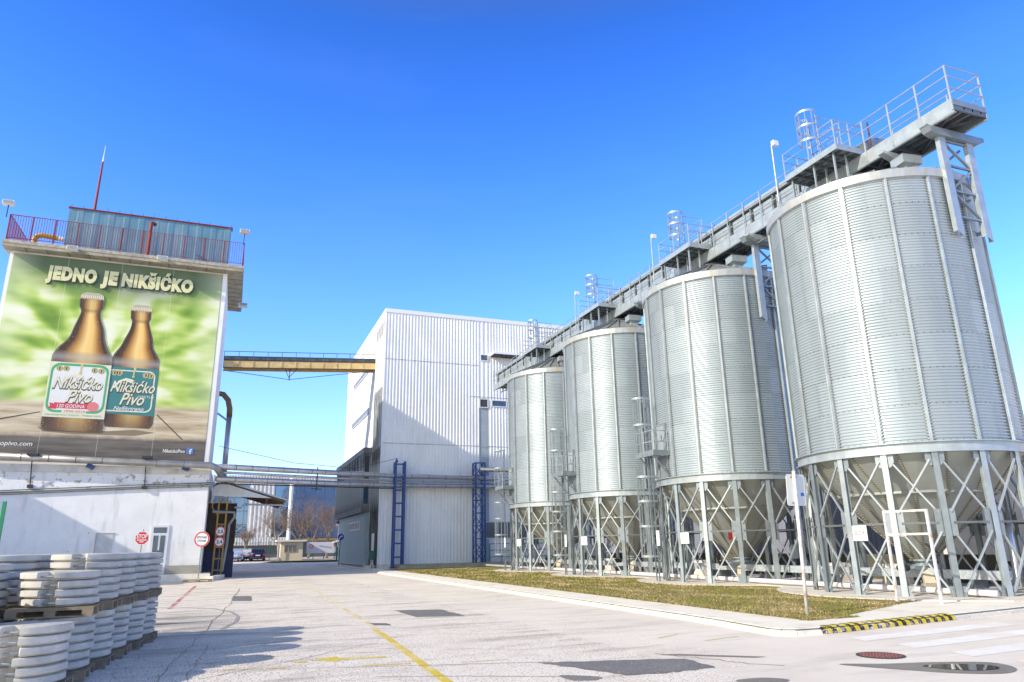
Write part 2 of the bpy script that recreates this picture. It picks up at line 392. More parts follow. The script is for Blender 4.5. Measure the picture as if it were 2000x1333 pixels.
# ---- access platform with caged ladder on each silo
def make_access(c):
    t = empty('access_platform', (c[0]-R, c[1], 0), '', 'platform', 'ladder platforms on the silo sides')
    x0, x1, y0, y1, z = c[0]-4.35, c[0]-3.56, c[1]-.18, c[1]+1.30, 5.55
    d = MB().box(x0, x1, y0, y1, z-.02, z+.03); d.box(x0-.02, x0, y0, y1, z-.09, z+.16); d.box(x0, x1, y0-.02, y0, z-.09, z+.16); d.build('deck', galv, t)
    for zz in (.55, 1.05):
        MB().tube([(x1,y0,z+zz),(x0,y0,z+zz),(x0,y1,z+zz)], .022, 6).build('handrail', rail_m, t)
    for p in ((x0,y0),(x0,y1),(x0,(y0+y1)/2),(x1,y0)):
        MB().tube([(p[0],p[1],z-.05),(p[0],p[1],z+1.05)], .024, 6).build('post', rail_m, t)
    for y in (y0+.05, y1-.3):
        MB().bar((x0,y,z-.06), (x1+.05,y,z-1.0), .06, .06).build('bracket', galv, t)
    MB().box(x1-.02, x1+.06, y0+.1, y0+.7, z-1.05, z-.05).build('bracket_plate', galv, t)
    # ladder with cage
    lx, ly = c[0]-3.78, c[1]+1.02
    l = MB()
    for s in (-.2, .2): l.bar((lx+s*.25, ly+s, .02), (lx+s*.25, ly+s, 8.3), .06, .035)
    l.build('ladder_stile', galv, t)
    rg = MB()
    for i in range(27): zz = .35 + .3*i; rg.tube([(lx-.05,ly-.2,zz),(lx+.05,ly+.2,zz)], .014, 5)
    rg.build('rung_slats', galv_d, t)
    cx_, cy_ = lx-.36, ly
    cg = MB()
    for z0, z1, hs in ((1.05,5.0,(1.1,2.4,3.5,4.6)),(5.7,8.3,(7.0,8.25))):
        for a in (95,135,180,225,265):
            cg.bar((cx_+.36*math.cos(rad(a)), cy_+.36*math.sin(rad(a)), z0), (cx_+.36*math.cos(rad(a)), cy_+.36*math.sin(rad(a)), z1), .05, .012)
        for h_ in hs:
            pts = [(lx, ly-.34, h_)] + [(cx_+.37*math.cos(rad(a)), cy_+.37*math.sin(rad(a)), h_) for a in range(270, 89, -15)] + [(lx, ly+.34, h_)]
            for p, q in zip(pts, pts[1:]): cg.bar(p, q, .012, .09)
    cg.build('safety_cage_frame', galv_l, t)
    MB().box(c[0]-4.0, c[0]-3.985, c[1]+.35, c[1]+.6, 1.55, 2.2).build('notice_plate', white_m, t)
    return t
acc = [None, make_access(CEN[1])]
for c in CEN[2:]: acc.append(copy_tree(acc[1], loc=(c[0]-R, c[1], 0)))
for o, l in zip(acc[1:], ('railed platform and caged ladder on the silo behind the bare sign plate', 'railed platform and caged ladder on the third silo from the striped kerb', 'railed platform and caged ladder on the silo next to the blue lattice tower')):
    relabel(o, l)

# ---- platforms on the roofs with hooped cage
def make_roof_platform(c):
    t = empty('roof_platform', (c[0]-1.2, c[1]+.6, EAVE+.5), '', 'platform', 'railed platforms above the silo roofs')
    x0, x1, y0, y1, z = 20.0+c[0]-21.75, 21.5+c[0]-21.75, c[1]-.72, c[1]+1.95, 15.9
    d = MB().box(x0, x1, y0, y1, z-.01, z+.02)
    d.box(x0-.03, x0, y0, y1, z-.14, z+.1); d.box(x0, x1, y0-.03, y0, z-.14, z+.1); d.box(x0, x1, y1, y1+.03, z-.14, z+.1)
    d.build('deck', galv_l, t)
    j = MB()
    for i in range(1, 6): y = y0+(y1-y0)*i/6; j.box(x0, x1, y-.03, y+.03, z-.13, z-.02)
    for i in range(1, 4): x = x0+(x1-x0)*i/4; j.box(x-.02, x+.02, y0, y1, z-.12, z-.03)
    j.build('joist_slats', galv_d, t)
    for zz in (.38, .75, 1.1):
        if zz == .38: continue
        MB().tube([(x1+.1,y0,z+zz),(x0,y0,z+zz),(x0,y1,z+zz),(x1,y1,z+zz)], .023, 6).build('handrail', rail_m, t)
    for p in ((x0,y0),(x0,(y0+y1)/2),(x0,y1),((x0+x1)/2,y0),(x1,y0),((x0+x1)/2,y1)):
        MB().tube([(p[0],p[1],z-.1),(p[0],p[1],z+1.1)], .026, 6).build('post', rail_m, t)
    for x, y in ((x0+.15,y0+.3),(x0+.15,y0+1.3),(x0+.15,y1-.2),(x0+.75,y0+.3),(x0+.75,y0+1.3),(x0+1.2,y0+.6)):
        r = math.hypot(x-c[0], y-c[1]); zb = EAVE+.3 + max(0,(R+.09-r))/(R-.33)*1.42
        MB().bar((x,y,min(zb, 15.5)), (x,y,z-.05), .07, .05).build('support', galv_l, t)
    cx_, cy_ = x0+.45, c[1]+.9
    cg = MB()
    for a in range(60, 301, 40):
        p = (cx_+.38*math.cos(rad(a)), cy_+.38*math.sin(rad(a)))
        cg.bar((p[0],p[1],17.0), (p[0],p[1],18.35), .05, .012)
    for h_ in (17.05, 17.7, 18.33):
        pts = [(cx_+.39*math.cos(rad(a)), cy_+.39*math.sin(rad(a)), h_) for a in range(40, 321, 14)]
        for p, q in zip(pts, pts[1:]): cg.bar(p, q, .012, .09)
    for s in (-.22, .22): cg.bar((cx_+.3,cy_+s,z), (cx_+.3,cy_+s,18.3), .06, .04)
    cg.build('safety_cage_frame', galv_l, t)
    rg = MB()
    for i in range(8): rg.tube([(cx_+.3,cy_-.22,16.1+.3*i),(cx_+.3,cy_+.22,16.1+.3*i)], .014, 5)
    rg.build('rung_slats', galv_d, t)
    gr = MB()
    for zz in (17.35, 17.8, 18.2): gr.tube([(cx_+.35,cy_-.2,zz),(cx_+1.5,cy_-.2,zz),(cx_+1.5,cy_+1.0,zz)], .02, 6)
    gr.tube([(cx_+.35,cy_-.2,z),(cx_+.35,cy_-.2,18.2)], .024, 6); gr.tube([(cx_+1.5,cy_-.2,16.6),(cx_+1.5,cy_-.2,18.2)], .024, 6); gr.tube([(cx_+1.5,cy_+1.,16.6),(cx_+1.5,cy_+1.,18.2)], .024, 6)
    gr.build('guard_rail', rail_m, t)
    return t
rp = [make_roof_platform(CEN[0])]
for c in CEN[1:]: rp.append(copy_tree(rp[0], loc=(c[0]-1.2, c[1]+.6, EAVE+.5)))
for o, l in zip(rp, ('railed roof platform with hooped cage over the silo at the kerb corner', 'railed roof platform with hooped cage over the second silo from the kerb corner',
                     'railed roof platform with hooped cage over the third silo from the kerb corner', 'railed roof platform with hooped cage over the silo closest to the hall')):
    relabel(o, l)

# ---- conveyor gantry above the row
gx0, gx1, gy0, gy1 = 21.2, 22.75, 13.8, 59.6
t = empty('conveyor_gantry', (22.4, 36, 15.1), 'long galvanised conveyor walkway running over the roofs of all four silos', 'conveyor gantry')
for x in (gx0, gx1):
    g = MB().box(x-.012, x+.012, gy0, gy1, 15.24, 15.72)
    s_ = 1 if x == gx0 else -1
    g.box(min(x, x+.1*s_), max(x, x+.1*s_), gy0, gy1, 15.21, 15.239); g.box(min(x, x+.1*s_), max(x, x+.1*s_), gy0, gy1, 15.721, 15.75)
    g.build('girder', galv_l, t)
dk = MB().box(gx0+.02, gx1-.02, gy0, gy1, 15.56, 15.6)
dk.build('walkway_deck', M('open_grating', (.40,.42,.42), .6, .3, .3, 30), t)
jl = MB(); y = gy0
while y < gy1:
    jl.box(gx0+.02, gx1-.02, y, y+.06, 15.32, 15.54); y += 1.25
for x in (21.7, 22.1, 22.5): jl.box(x-.03, x+.03, gy0, gy1, 15.40, 15.55)
y = gy0
while y + 2.5 < gy1:
    jl.bar((gx0+.05,y+.05,15.34), (gx1-.05,y+2.5,15.34), .05, .05); jl.bar((gx1-.05,y+.05,15.39), (gx0+.05,y+2.5,15.39), .05, .05); y += 2.5
jl.build('joist_slats', galv_d, t)
for x, xs in ((gx0-.03, 0), (gx1+.03, 1)):
    for zz in (16.15, 16.6, 17.0):
        if zz == 16.6 and xs == 0: pass
        MB().tube([(x,gy0,zz),(x,gy1,zz)], .022, 6).build('handrail', rail_m, t)
    y = gy0 + .02; i = 0
    while y < gy1 + .1:
        if xs == 0 or y < 20 or i % 2 == 0:
            MB().bar((x,y,15.3), (x,y,17.02), .055, .03, up=(1,0,0)).build('post', rail_m, t)
        y += 1.17; i += 1
for y in (gy0, gy1):
    for zz in (16.15, 16.6, 17.0): MB().tube([(gx0,y,zz),(gx1,y,zz)], .022, 6).build('handrail', rail_m, t)
    MB().box(gx0, gx1, y-.02 if y == gy0 else y, y if y == gy0 else y+.02, 15.5, 15.72).build('end_plate', galv, t)
cs = MB(); y = 19.6
while y < 58.6: cs.box(21.32, 21.9, y, y+1.22, 15.84, 16.42); y += 1.5
cs.build('conveyor_casing_cladding', galv_l, t)
MB().box(21.36, 21.86, 19.5, 59.0, 15.76, 16.54).build('casing_core', dark_m, t)
for yy0, yy1 in ((20.2,23.9),(29.8,33.5),(39.4,43.4),(49.5,58)):
    tb = MB(); y = yy0
    for x in (21.35, 22.6): tb.box(x-.03,x+.03,yy0,yy1,14.72,14.78)
    i = 0
    while y + .75 <= yy1:
        for x in (21.35, 22.6): tb.bar((x,y,14.75 if i%2 else 15.2), (x,y+.75,15.2 if i%2 else 14.75), .045)
        tb.bar((21.35,y,14.75), (22.6,y,14.75), .04); y += .75; i += 1
    tb.build('under_truss_lattice', galv_d, t)
cf = MB().box(21.26, 21.98, 19.4, 59.1, 16.55, 16.80); cf.build('casing_cover', galv_l, t)
y = 19.5
while y < 59: MB().box(21.30, 21.92, y, y+.05, 15.8, 16.53).build('casing_flange', galv, t); y += 1.5
for y in (21.5, 23.8, 31.2, 33.5, 40.8, 43.2, 50.4, 16.4):
    b = MB(); yy = y
    b.prism([(20.75,15.02),(21.25,14.86),(21.95,14.86),(21.95,15.1),(20.75,15.1)], yy-.12, yy+.12, 'y')
    b.build('side_bracket', galv_l, t)
for c in CEN:   # inlet chutes down to each roof, drive motor and hood
    MB().tube([(22.3,c[1],15.5),(c[0],c[1],14.95)], .16, 10).build('inlet_chute', galv_d, t)
    h = MB(); h.prism([(21.3,16.25),(21.95,16.55),(22.7,16.55),(22.7,16.3),(21.5,15.95)], c[1]-.9, c[1]-.1, 'y'); h.build('weather_hood', galv, t)
    MB().tube([(21.6,c[1]+.6,16.2),(21.6,c[1]+1.05,16.2)], .15, 10).build('drive_motor', M('motor_teal', (.12,.30,.30), .5), t)
    MB().tube([(21.42,c[1]-1.05,15.9),(21.42,c[1]-1.05,17.0)], .035, 8).build('cable_conduit', rust_m, t)

# ---- trestles carrying the gantry on each silo
def make_trestle(y):
    t = empty('support_trestle', (22.2, y, 11.1), '', 'trestle', 'plate trestles carrying the conveyor gantry')
    for x in (21.52, 22.85):
        l = MB(); s = 1
        l.prism([(x-.15,11.15+.18),(x+.15,11.15),(x+.15,15.0),(x-.15,15.0)], y-.008, y+.008, 'y')
        l.box(x-.15, x-.135, y+.008, y+.15, 11.33, 15.0); l.box(x+.135, x+.15, y+.008, y+.15, 11.15, 15.0)
        l.build('post', galv_l, t)
        MB().box(x-.05, x+.05, y+.15, y+.75, 11.5, 11.6).build('wall_bracket', galv, t)
    zs = [14.9, 14.0, 13.9, 13.0, 12.9, 12.0, 11.6]
    for i in range(4):
        z = 14.75 - i*.95
        MB().bar((21.67,y+.08,z), (22.7,y+.08,z), .08, .07).build('strut', galv, t)
        if i < 3:
            a, b = ((21.67,z-.08),(22.7,z-.87)) if i % 2 == 0 else ((22.7,z-.08),(21.67,z-.87))
            MB().bar((a[0],y+.08,a[1]), (b[0],y+.08,b[1]), .08, .07).build('diagonal_brace', galv, t); MB().bar((a[0],y+.30,b[1]), (b[0],y+.30,a[1]), .08, .07).build('diagonal_brace', galv, t)
    h = MB(); h.prism([(20.8,15.14),(20.95,14.9),(21.2,14.82),(23.2,14.82),(23.5,14.95),(23.5,15.1),(20.8,15.1)], y-.10, y+.22, 'y')
    h.build('head_beam', galv, t)
    return t
tr = [make_trestle(14.62)]
for y in (24.15, 33.72, 43.65): tr.append(copy_tree(tr[0], loc=(22.2, y, 11.1)))
for o, l in zip(tr, ('tall braced plate trestle under the free end of the gantry', 'plate trestle rising between the two nearer silos', 'plate trestle between the second and third silo from the kerb corner', 'plate trestle between the two silos nearest the hall')):
    relabel(o, l)

# ---- lamp poles on the roofs
def lamp_pole(x, y, z0, z1, label):
    t = empty('lamp_pole', (x, y, z0), label, 'lamp', 'floodlight poles on the silo roofs')
    MB().tube([(x,y,z0),(x,y,z1)], .035, 8).build('pole', rail_m, t)
    MB().box(x+.0, x+.26, y-.14, y+.02, z1-.02, z1+.2).build('lamp_head', white_m, t)
lamp_pole(20.0, 20.8, 15.1, 17.75, 'slim lamp pole standing at the roof edge of the tallest looking silo')
lamp_pole(20.0, 30.4, 15.1, 17.6, 'slim lamp pole beside the roof platform of the second silo')
lamp_pole(20.0, 39.9, 15.1, 17.6, 'slim lamp pole beside the roof platform of the third silo')

# ---- below the silos
t = empty('discharge_conveyor', (21.75, 33, .2), 'perforated steel conveyor trough running under the silo hoppers', 'conveyor')
MB().box(21.5, 22.0, 15.5, 56, .42, .68).build('trough', M('perforated_trough', (.50,.54,.56), .5, .3, .3, 12), t)
y = 16.4
while y < 56: MB().box(21.45, 22.05, y, y+.12, 0, .42).build('support', galv_d, t); y += 3.15
o = MB().tube([(19.9,14.6,.16),(19.9,58,.16)], .085, 10).build('ground_pipe', M('white_pipe', (.72,.70,.70), .5, 0, .1, 2), smooth=True)
tag(o, 'long white pipe lying on the slab under the silos', 'pipe')
o = MB().tube([(22.4,15.6,1.9),(22.1,15.4,2.0),(21.75,15.2,1.95),(21.55,15.1,1.7),(21.5,15.05,1.2),(21.45,15.05,.55),(21.3,15.1,.22),(20.9,15.2,.16),(19.9,15.3,.16)], .10, 12).build('elbow_pipe', insul_m, smooth=True)
tag(o, 'bent metal pipe rising from the slab under the silo at the kerb corner', 'pipe')
bl = None
for i, (x, y) in enumerate(((23.6,24.0),(23.8,21.3),(24.2,31.8),(23.6,33.3),(24.0,41.3),(23.6,43.3))):
    o = MB().box(x-.35, x+.35, y-.4, y+.4, 0, .75).build('concrete_block', conc_m) if bl is None else copy_tree(bl, loc=(x,y,0))
    bl = bl or o
    tag(o, 'pale concrete block standing under the silo hoppers by the trough', 'block', 'concrete blocks under the silos')
for i, c in enumerate(CEN):
    x, y = c[0]-3.0, c[1]-2.2+.1
    p0 = pol(c, R+.06, 198 , 0)
    o = MB().box(p0[0]-.3, p0[0]-.28, p0[1]-.02, p0[1]+.34, 1.55, 2.0)
    d_ = Vector((math.cos(rad(199)), math.sin(rad(199)), 0)); v_ = Vector((d_.y, -d_.x, 0)) * -1
    A = Vector(pol(c, R+.07, 189.5, 0)); B = Vector(pol(c, R+.07, 197, 0)); o = MB()
    A2 = A - d_*.02; B2 = B - d_*.02
    o.add([A+Vector((0,0,1.62)), B+Vector((0,0,1.62)), B+Vector((0,0,2.08)), A+Vector((0,0,2.08)), A2+Vector((0,0,1.62)), B2+Vector((0,0,1.62)), B2+Vector((0,0,2.08)), A2+Vector((0,0,2.08))],
          [(0,1,2,3),(7,6,5,4),(0,4,5,1),(1,5,6,2),(2,6,7,3),(3,7,4,0)])
    pb = empty('number_plate', tuple(A), ['white plate lettered SILOS 4 on the bracing of the silo at the kerb corner', 'small white plate on the bracing of the second silo from the kerb corner', 'small white plate on the bracing of the third silo from the kerb corner', 'small white plate on the bracing of the silo next to the hall'][i], 'plate', 'plates on the silo bracing')
    o.build('plate', white_m, pb)
    if i == 0:
        U = (B - A).normalized(); tx = MB(); text(tx, 'SILOS 4', tuple(A + U*.06 + d_*.004 + Vector((0,0,1.8))), U, (0,0,1), h=.13, w=.32, bold=.02)
        tx.build('lettering', flat('faded_red', (.35,.16,.16)), pb)

# ---- white tubular frame and bare sign pole by the grass
t = empty('tubular_frame', (17.4, 15.0, 0), 'rusty white tubular frame with two crossbars beside the silo legs', 'frame')
rw = M('rusty_white_tube', (.74,.72,.70), .55, 0, .08, 5, stain=(.42,.20,.10), stain_amt=.8)
a_, b_ = (17.19,15.5), (17.62,14.5)
for p in (a_, b_): MB().bar((*p,0), (*p,2.43), .06, .06).build('post', rw, t)
for z in (2.4, 1.78): MB().bar((*a_,z), (*b_,z), .055, .055).build('crossbar', rw, t)
t = empty('sign_pole', (12.68, 14.01, 0), 'rusty white pole with the plain back of a sign plate, leaning on the grass', 'sign pole')
MB().tube([(12.68,14.01,0),(12.70,13.98,1.4),(12.74,13.95,3.3)], .042, 10).build('pole', rw, t, smooth=True)
pl = MB().prism([(12.50,2.50),(12.53,2.47),(13.02,2.47),(13.06,2.52),(13.09,3.18),(13.06,3.22),(12.58,3.22),(12.54,3.18)], 14.0, 14.02, 'y').build('sign_plate', M('sign_back', (.66,.66,.63), .5, .1, .08, 2), t)
MB().box(12.62, 12.80, 13.975, 13.999, 2.52, 2.56).add(*(lambda b: (b.v, b.f))(MB().box(12.66, 12.84, 13.975, 13.999, 3.14, 3.18))).build('clamp', galv, t)
MB().box(12.93, 13.01, 13.99, 13.998, 2.70, 2.78).build('sticker', flat('sticker_blue', (.03,.12,.65)), pl)

# ---- service clutter among the legs
random.seed(14)
for i, c in enumerate(CEN):
    nm = ('at the kerb corner', 'second from the kerb corner', 'third from the kerb corner', 'next to the hall')[i]
    t = empty('cable_riser', (c[0]-1.9, c[1]-2.2, 0), 'dark cable tray and conduits under the silo ' + nm, 'conduit', 'conduits under the silos')
    MB().bar((c[0]+1.6,c[1]+1.7,0), (c[0]+1.6,c[1]+1.7,3.2), .12, .06).build('tray', dark_m, t); MB().tube([(c[0]+1.3,c[1]+1.9,.0),(c[0]+1.3,c[1]+1.9,2.2),(c[0]+.7,c[1]+1.1,2.3)], .03, 6).build('conduit_run', galv_d, t)
    MB().tube([(c[0]-1.1,c[1]-1.5,.1),(c[0]-1.1,c[1]-1.5,1.2),(c[0]-.5,c[1]-.6,1.5)], .035, 6).build('conduit_run', dark_m, t)
    t = empty('gear_motor', (c[0]-.75, c[1]-.1, .6), 'small dark gear motor on the slide gate of the silo ' + nm, 'motor', 'gear motors under the silos')
    MB().tube([(c[0]-1.15,c[1],.74),(c[0]-.78,c[1],.74)], .11, 12).build('motor_body', dark_m, t); MB().box(c[0]-1.05,c[0]-.9,c[1]-.08,c[1]+.08,.85,.95).build('terminal_box', galv_d, t)
    t = empty('valve_box', (c[0]+2.2, c[1]-1.4, 0), 'grey control box on a post under the silo ' + nm, 'control box', 'control boxes under the silos')
    MB().bar((c[0]+1.9,c[1]-1.3,0), (c[0]+1.9,c[1]-1.3,1.4), .06).build('post', galv_d, t); MB().box(c[0]+1.65,c[0]+2.15,c[1]-1.45,c[1]-1.33,.9,1.5).build('cabinet', galv, t)
o = MB().box(26.0, 26.3, 14, 58, 0, 1.05).build('rear_wall', M('dark_wall', (.10,.095,.07), .9, 0, .4, 1.5)); tag(o, 'low dark wall running behind the silo hoppers', 'wall')  # dark brown backdrop behind the hoppers
t = empty('red_extinguisher', (21.0,30.2,1.9), 'small red fire extinguisher cabinet under the second silo from the kerb corner', 'cabinet'); MB().box(20.2,20.6,26.4,26.5,1.75,2.05).build('cabinet_box', M('signal_red',(.6,.03,.02),.4), t)
# ================================================================== HALL
def ribbed(mb, p, q, z0, z1, out, pitch=.30, depth=.045):
    """trapezoid sheet from p to q (ground points), out = outward normal"""
    p = Vector((*p,0)); q = Vector((*q,0)); L = (q-p).length; u = (q-p)/L; o = Vector((*out,0)); n = int(L/pitch); pr = []
    for i in range(n):
        s = L*i/n; w = L/n
        for f, d in ((0,0),(.50,0),(.60,1),(.90,1)): pr.append((s+w*f, d*depth))
    pr.append((L, 0))
    vs = []
    for s, d in pr:
        P = p + u*s + o*d; vs += [(P.x,P.y,z0),(P.x,P.y,z1)]
    mb.add(vs, [(2*i,2*i+2,2*i+3,2*i+1) for i in range(len(pr)-1)]); return mb
HX, HY, HZ = 11.8, 62.6, 23.1
t = empty('brewery_hall', (HX, HY, 0), 'tall white ribbed metal factory hall with flat roof behind the silos', 'building')
# front wall
f = MB(); ribbed(f, (HX+.05,HY), (20.85,HY), .3, HZ-.35, (0,-1)); ribbed(f, (21.75,HY), (44,HY), .3, HZ-.35, (0,-1)); ribbed(f, (20.85,HY), (21.75,HY), 15.1, HZ-.35, (0,-1))
f.build('front_wall', clad_m, t, fix=False)
MB().box(20.86, 21.74, HY+.02, HY+.1, .3, 15.1).build('recessed_strip', grey_m, t)
s = MB(); ribbed(s, (HX,85.8), (HX,66.9), .3, HZ-.35, (-1,0), .32, .04); ribbed(s, (HX,66.9), (HX,63.1), 22.1, HZ-.35, (-1,0)); s.build('side_wall', clad_w, t, fix=False)
MB().box(HX-.02, HX+.05, HY-.06, 63.1, 0.2, HZ-.3).build('corner_trim', clad_w, t)
b = MB().box(HX+.1, 44, HY+.12, 85.7, 0, HZ-.5); b.build('core', clad_w, t)
MB().box(HX-.07, 44.1, HY-.09, 86, HZ-.36, HZ).build('parapet', clad_w, t)
fl = MB().box(HX+.06, 20.85, HY-.055, HY-.046, 18.25, 18.30); fl.box(HX+.06, 44, HY-.055, HY-.046, 10.55, 10.6); fl.box(20.0,44,HY-.056,HY-.047,15.2,15.25); fl.build('flashing_trim', clad_d, t)
MB().box(HX+.1, 20.8, HY-.06, HY+.1, .0, .32).build('plinth', conc_m, t)
# fluted strip on the road side near the corner
for z0, z1, m in ((.3,10.4,soot_m),(10.4,15.9,clad_d),(15.9,22.1,grey_m if False else clad_m)):
    MB().box(HX+.04, HX+.09, 63.1, 66.9, z0, z1).build('strip_panel', m, t)
    for i in range(5):
        y = 63.25 + i*.86
        MB().box(HX-.10, HX+.04, y, y+.16, z0, z1-.12).build('strip_fin', m, t)
MB().box(HX+.02, HX+.035, 63.1, 66.9, 20.9, 22.1).build('louvre', dark_m, t)
def window(x0, x1, z0, z1, nx=2, axis='y', at=HY, wall=None, mat=None):
    w = MB(); fw = .07
    if axis == 'y': B = lambda a,b,c,d,o0,o1: w.box(a,b,at-o1,at-o0,c,d)
    else: B = lambda a,b,c,d,o0,o1: w.box(at-o1,at-o0,a,b,c,d)
    B(x0,x1,z0,z0+fw,.03,.10); B(x0,x1,z1-fw,z1,.03,.10)
    for i in range(nx+1):
        x = x0+(x1-x0-fw)*i/nx; B(x,x+fw,z0+fw,z1-fw,.031,.099)
    fr = w.build('window', white_m, wall or t)
    g = MB()
    if axis == 'y': g.box(x0+.02,x1-.02,at-.06,at-.052,z0+.02,z1-.02)
    else: g.box(at-.06,at-.052,x0+.02,x1-.02,z0+.02,z1-.02)
    g.build('pane', mat or glass_m, fr); return fr
window(20.95,21.75,18.75,19.4,1); window(22.05,23.6,14.35,15.0,1); window(20.85,21.72,14.2,15.05,1, mat=M('dark_opening',(.06,.065,.07),.6))
window(21.3,25.6,2.3,3.8,4,mat=M('grey_pane',(.16,.17,.18),.15))
window(70.6,80.3,18.9,19.5,12,'x',HX-.04); window(69.8,80.3,14.45,15.05,12,'x',HX-.04)
cn = MB().prism([(HY-1.3,19.25),(HY,19.25),(HY,19.6),(HY-1.3,19.45)], 21.9, 24.6, 'x'); cn.build('canopy', clad_m, t)
MB().box(22.0,24.5,HY-1.2,HY-.06,19.2,19.24).build('canopy_soffit', dark_m, t)
MB().tube([(24.4,70,HZ-.1),(24.4,70,HZ+.9)], .55, 20).build('roof_vent', galv_l, t)
# projecting sooty annex over the pavement, and the grey ground floor block
ax = 11.03
a = MB().box(ax+.06, HX-.05, 67.35, 86.4, 5.3, 10.25).build('annex_wall', soot_m, t)
MB().box(ax-.03, HX-.03, 67.25, 86.5, 10.25, 10.75).build('annex_roof', soot_m, a)
MB().box(ax-.02, HX-.04, 67.28, 86.45, 4.85, 5.3).build('annex_base', soot_m, a)
for i in range(22):
    y = 67.5 + i*.86
    MB().box(ax-.06, ax+.05, y, y+.17, 5.0, 8.6 if i % 2 else 10.2).build('annex_fin', soot_m, a)
for i in range(10):
    y = 67.75 + i*1.72
    MB().box(ax+.045, ax+.055, y, y+1.45, 8.8, 9.9).build('annex_window', M('dark_opening',(.06,.065,.07),.6), a)
MB().box(ax+.1, HX-.25, 67.30, 67.34, 5.6, 7.4).build('annex_window', glass_m, a)
MB().box(ax+.1, HX-.25, 67.30, 67.34, 7.7, 10.0).build('annex_window', M('dark_opening',(.06,.065,.07),.6), a)
lb = MB().box(11.42, HX-.06, 67.45, 84.5, .15, 4.82).build('lower_block', M('grey_ribbed_block', (.36,.41,.43), .7, 0, .06, 1), t)
rb = MB(); ribbed(rb, (11.415,84.5), (11.415,67.45), .15, 4.82, (-1,0), .4, .02); rb.build('ribbed_skin', M('grey_ribbed_block', (.36,.41,.43), .7), lb, fix=False)
window(70.4,76.2,3.35,4.15,6,'x',11.42)
d_ = MB().box(11.66, 11.70, 64.2, 65.3, .15, 2.9).build('door', white_m, t)
MB().box(11.64, 11.655, 65.0, 65.08, 1.2, 1.4).build('handle', dark_m, d_)
MB().box(11.1, 11.78, 63.9, 66.0, .0, .22).build('door_step', conc_m, t)
o = MB().tube([(11.45,63.5,0),(11.45,63.5,.75)], .03, 6)
t2 = empty('litter_bin', (11.45,63.6,0), 'small green litter bin on a post by the hall corner', 'bin')
o.build('post', dark_m, t2); MB().prism([(11.25,.7),(11.65,.7),(11.72,1.45),(11.18,1.45)], 63.45, 63.8, 'y').build('bin_body', M('bin_green',(.03,.13,.09),.5), t2)
# plinth terrace with green railing
o = MB().box(13.2, 44, 60.1, HY-.07, -.1, .3).build('terrace', M('mossy_concrete', (.42,.38,.28), .9, 0, .2, 2, stain=(.2,.19,.1), stain_amt=.5)); struct(o)
t2 = empty('terrace_railing', (24, 60.9, .3), 'green steel railing on the terrace in front of the hall', 'railing')
gp = M('green_blue_paint', (.04,.22,.20), .5)
for z in (.75, 1.3, 1.85): MB().tube([(21.2,60.9,z),(30,60.9,z)], .035, 6).build('rail', gp, t2)
for i in range(9): MB().bar((21.2+1.1*i,60.9,.3), (21.2+1.1*i,60.9,1.85), .06).build('post', gp, t2)
# ---- blue pipe towers
t = empty('pipe_tower', (13.2, 61.6, 0), 'blue ladder shaped steel tower near the hall corner carrying the pipes', 'pipe tower', 'blue steel pipe towers in front of the hall')
for x in (12.82, 13.62):
    MB().box(x-.09, x+.09, 61.25, 61.42, .0, 8.75 if x < 13 else 8.85).build('post', blue_m, t)
    MB().box(x-.05, x+.05, 61.9, 62.1, .0, 8.8).build('post', blue_m, t)
    MB().box(x-.25, x+.15, 61.15, 61.6, .0, .12).build('foot', blue_m, t)
for i in range(8):
    z = .9 + i*1.1
    MB().box(12.91, 13.53, 61.27, 61.40, z-.06, z+.06).build('crossbar', blue_m, t); MB().bar((12.82,61.42,z), (12.82,61.9,z), .06).build('side_bar', blue_m, t); MB().bar((13.62,61.42,z), (13.62,61.9,z), .06).build('side_bar', blue_m, t)
MB().prism([(12.73,8.75),(13.05,8.75),(12.88,9.15)], 61.3, 61.36, 'y').build('cable_lug', blue_m, t)
t = empty('pipe_tower', (20.4, 61.6, 0), 'blue cross braced lattice tower further from the hall corner', 'pipe tower', 'blue steel pipe towers in front of the hall')
P4 = [(20.0,61.1),(20.85,61.1),(20.85,61.95),(20.0,61.95)]
for x, y in P4: MB().box(x-.06, x+.06, y-.06, y+.06, 0, 8.9).build('post', blue_m, t)
zs = [.1+1.1*i for i in range(9)]
for k in range(4):
    p, q = P4[k], P4[(k+1)%4]
    for i, z in enumerate(zs):
        MB().bar((*p,z), (*q,z), .06).build('crossbar', blue_m, t)
        if i < 8: MB().bar((*(p if i%2 else q),z), (*(q if i%2 else p),zs[min(i+1,8)]), .05).build('diagonal_brace', blue_m, t)
# ---- pipes
def pipe(pts, r, label, m=insul_m, bands=0):
    t = empty('insulated_pipe', pts[0], label, 'pipe', 'overhead pipes between the buildings')
    MB().tube(pts, r, 14).build('pipe_run', m, t, smooth=True)
    if bands:
        b = MB()
        for p, q in zip(pts, pts[1:]):
            p = Vector(p); q = Vector(q); L = (q-p).length; n = int(L/bands)
            for i in range(1, n):
                c = p.lerp(q, i/n); d = (q-p).normalized()*.02
                b.tube([c-d, c+d], r*1.04, 14)
        b.build('joint_band_trim', galv_d, t)
pipe([(-15.3,51.55,7.45),(-6.5,51.5,7.2),(-1.6,51.45,7.1),(-1.25,51.6,6.95),(-.95,52.3,6.6)], .22, 'thick dented pipe running along the foot of the advertising banner', M('dented_cladding', (.42,.40,.38), .45, .5, .2, 2, stain=(.25,.22,.18), stain_amt=.5), 1.4)
pipe([(-1.2,51.9,7.08),(12.83,61.65,7.62),(20.3,61.5,7.55),(30,61.5,7.55)], .20, 'uppermost thick overhead pipe crossing the road', bands=1.3)
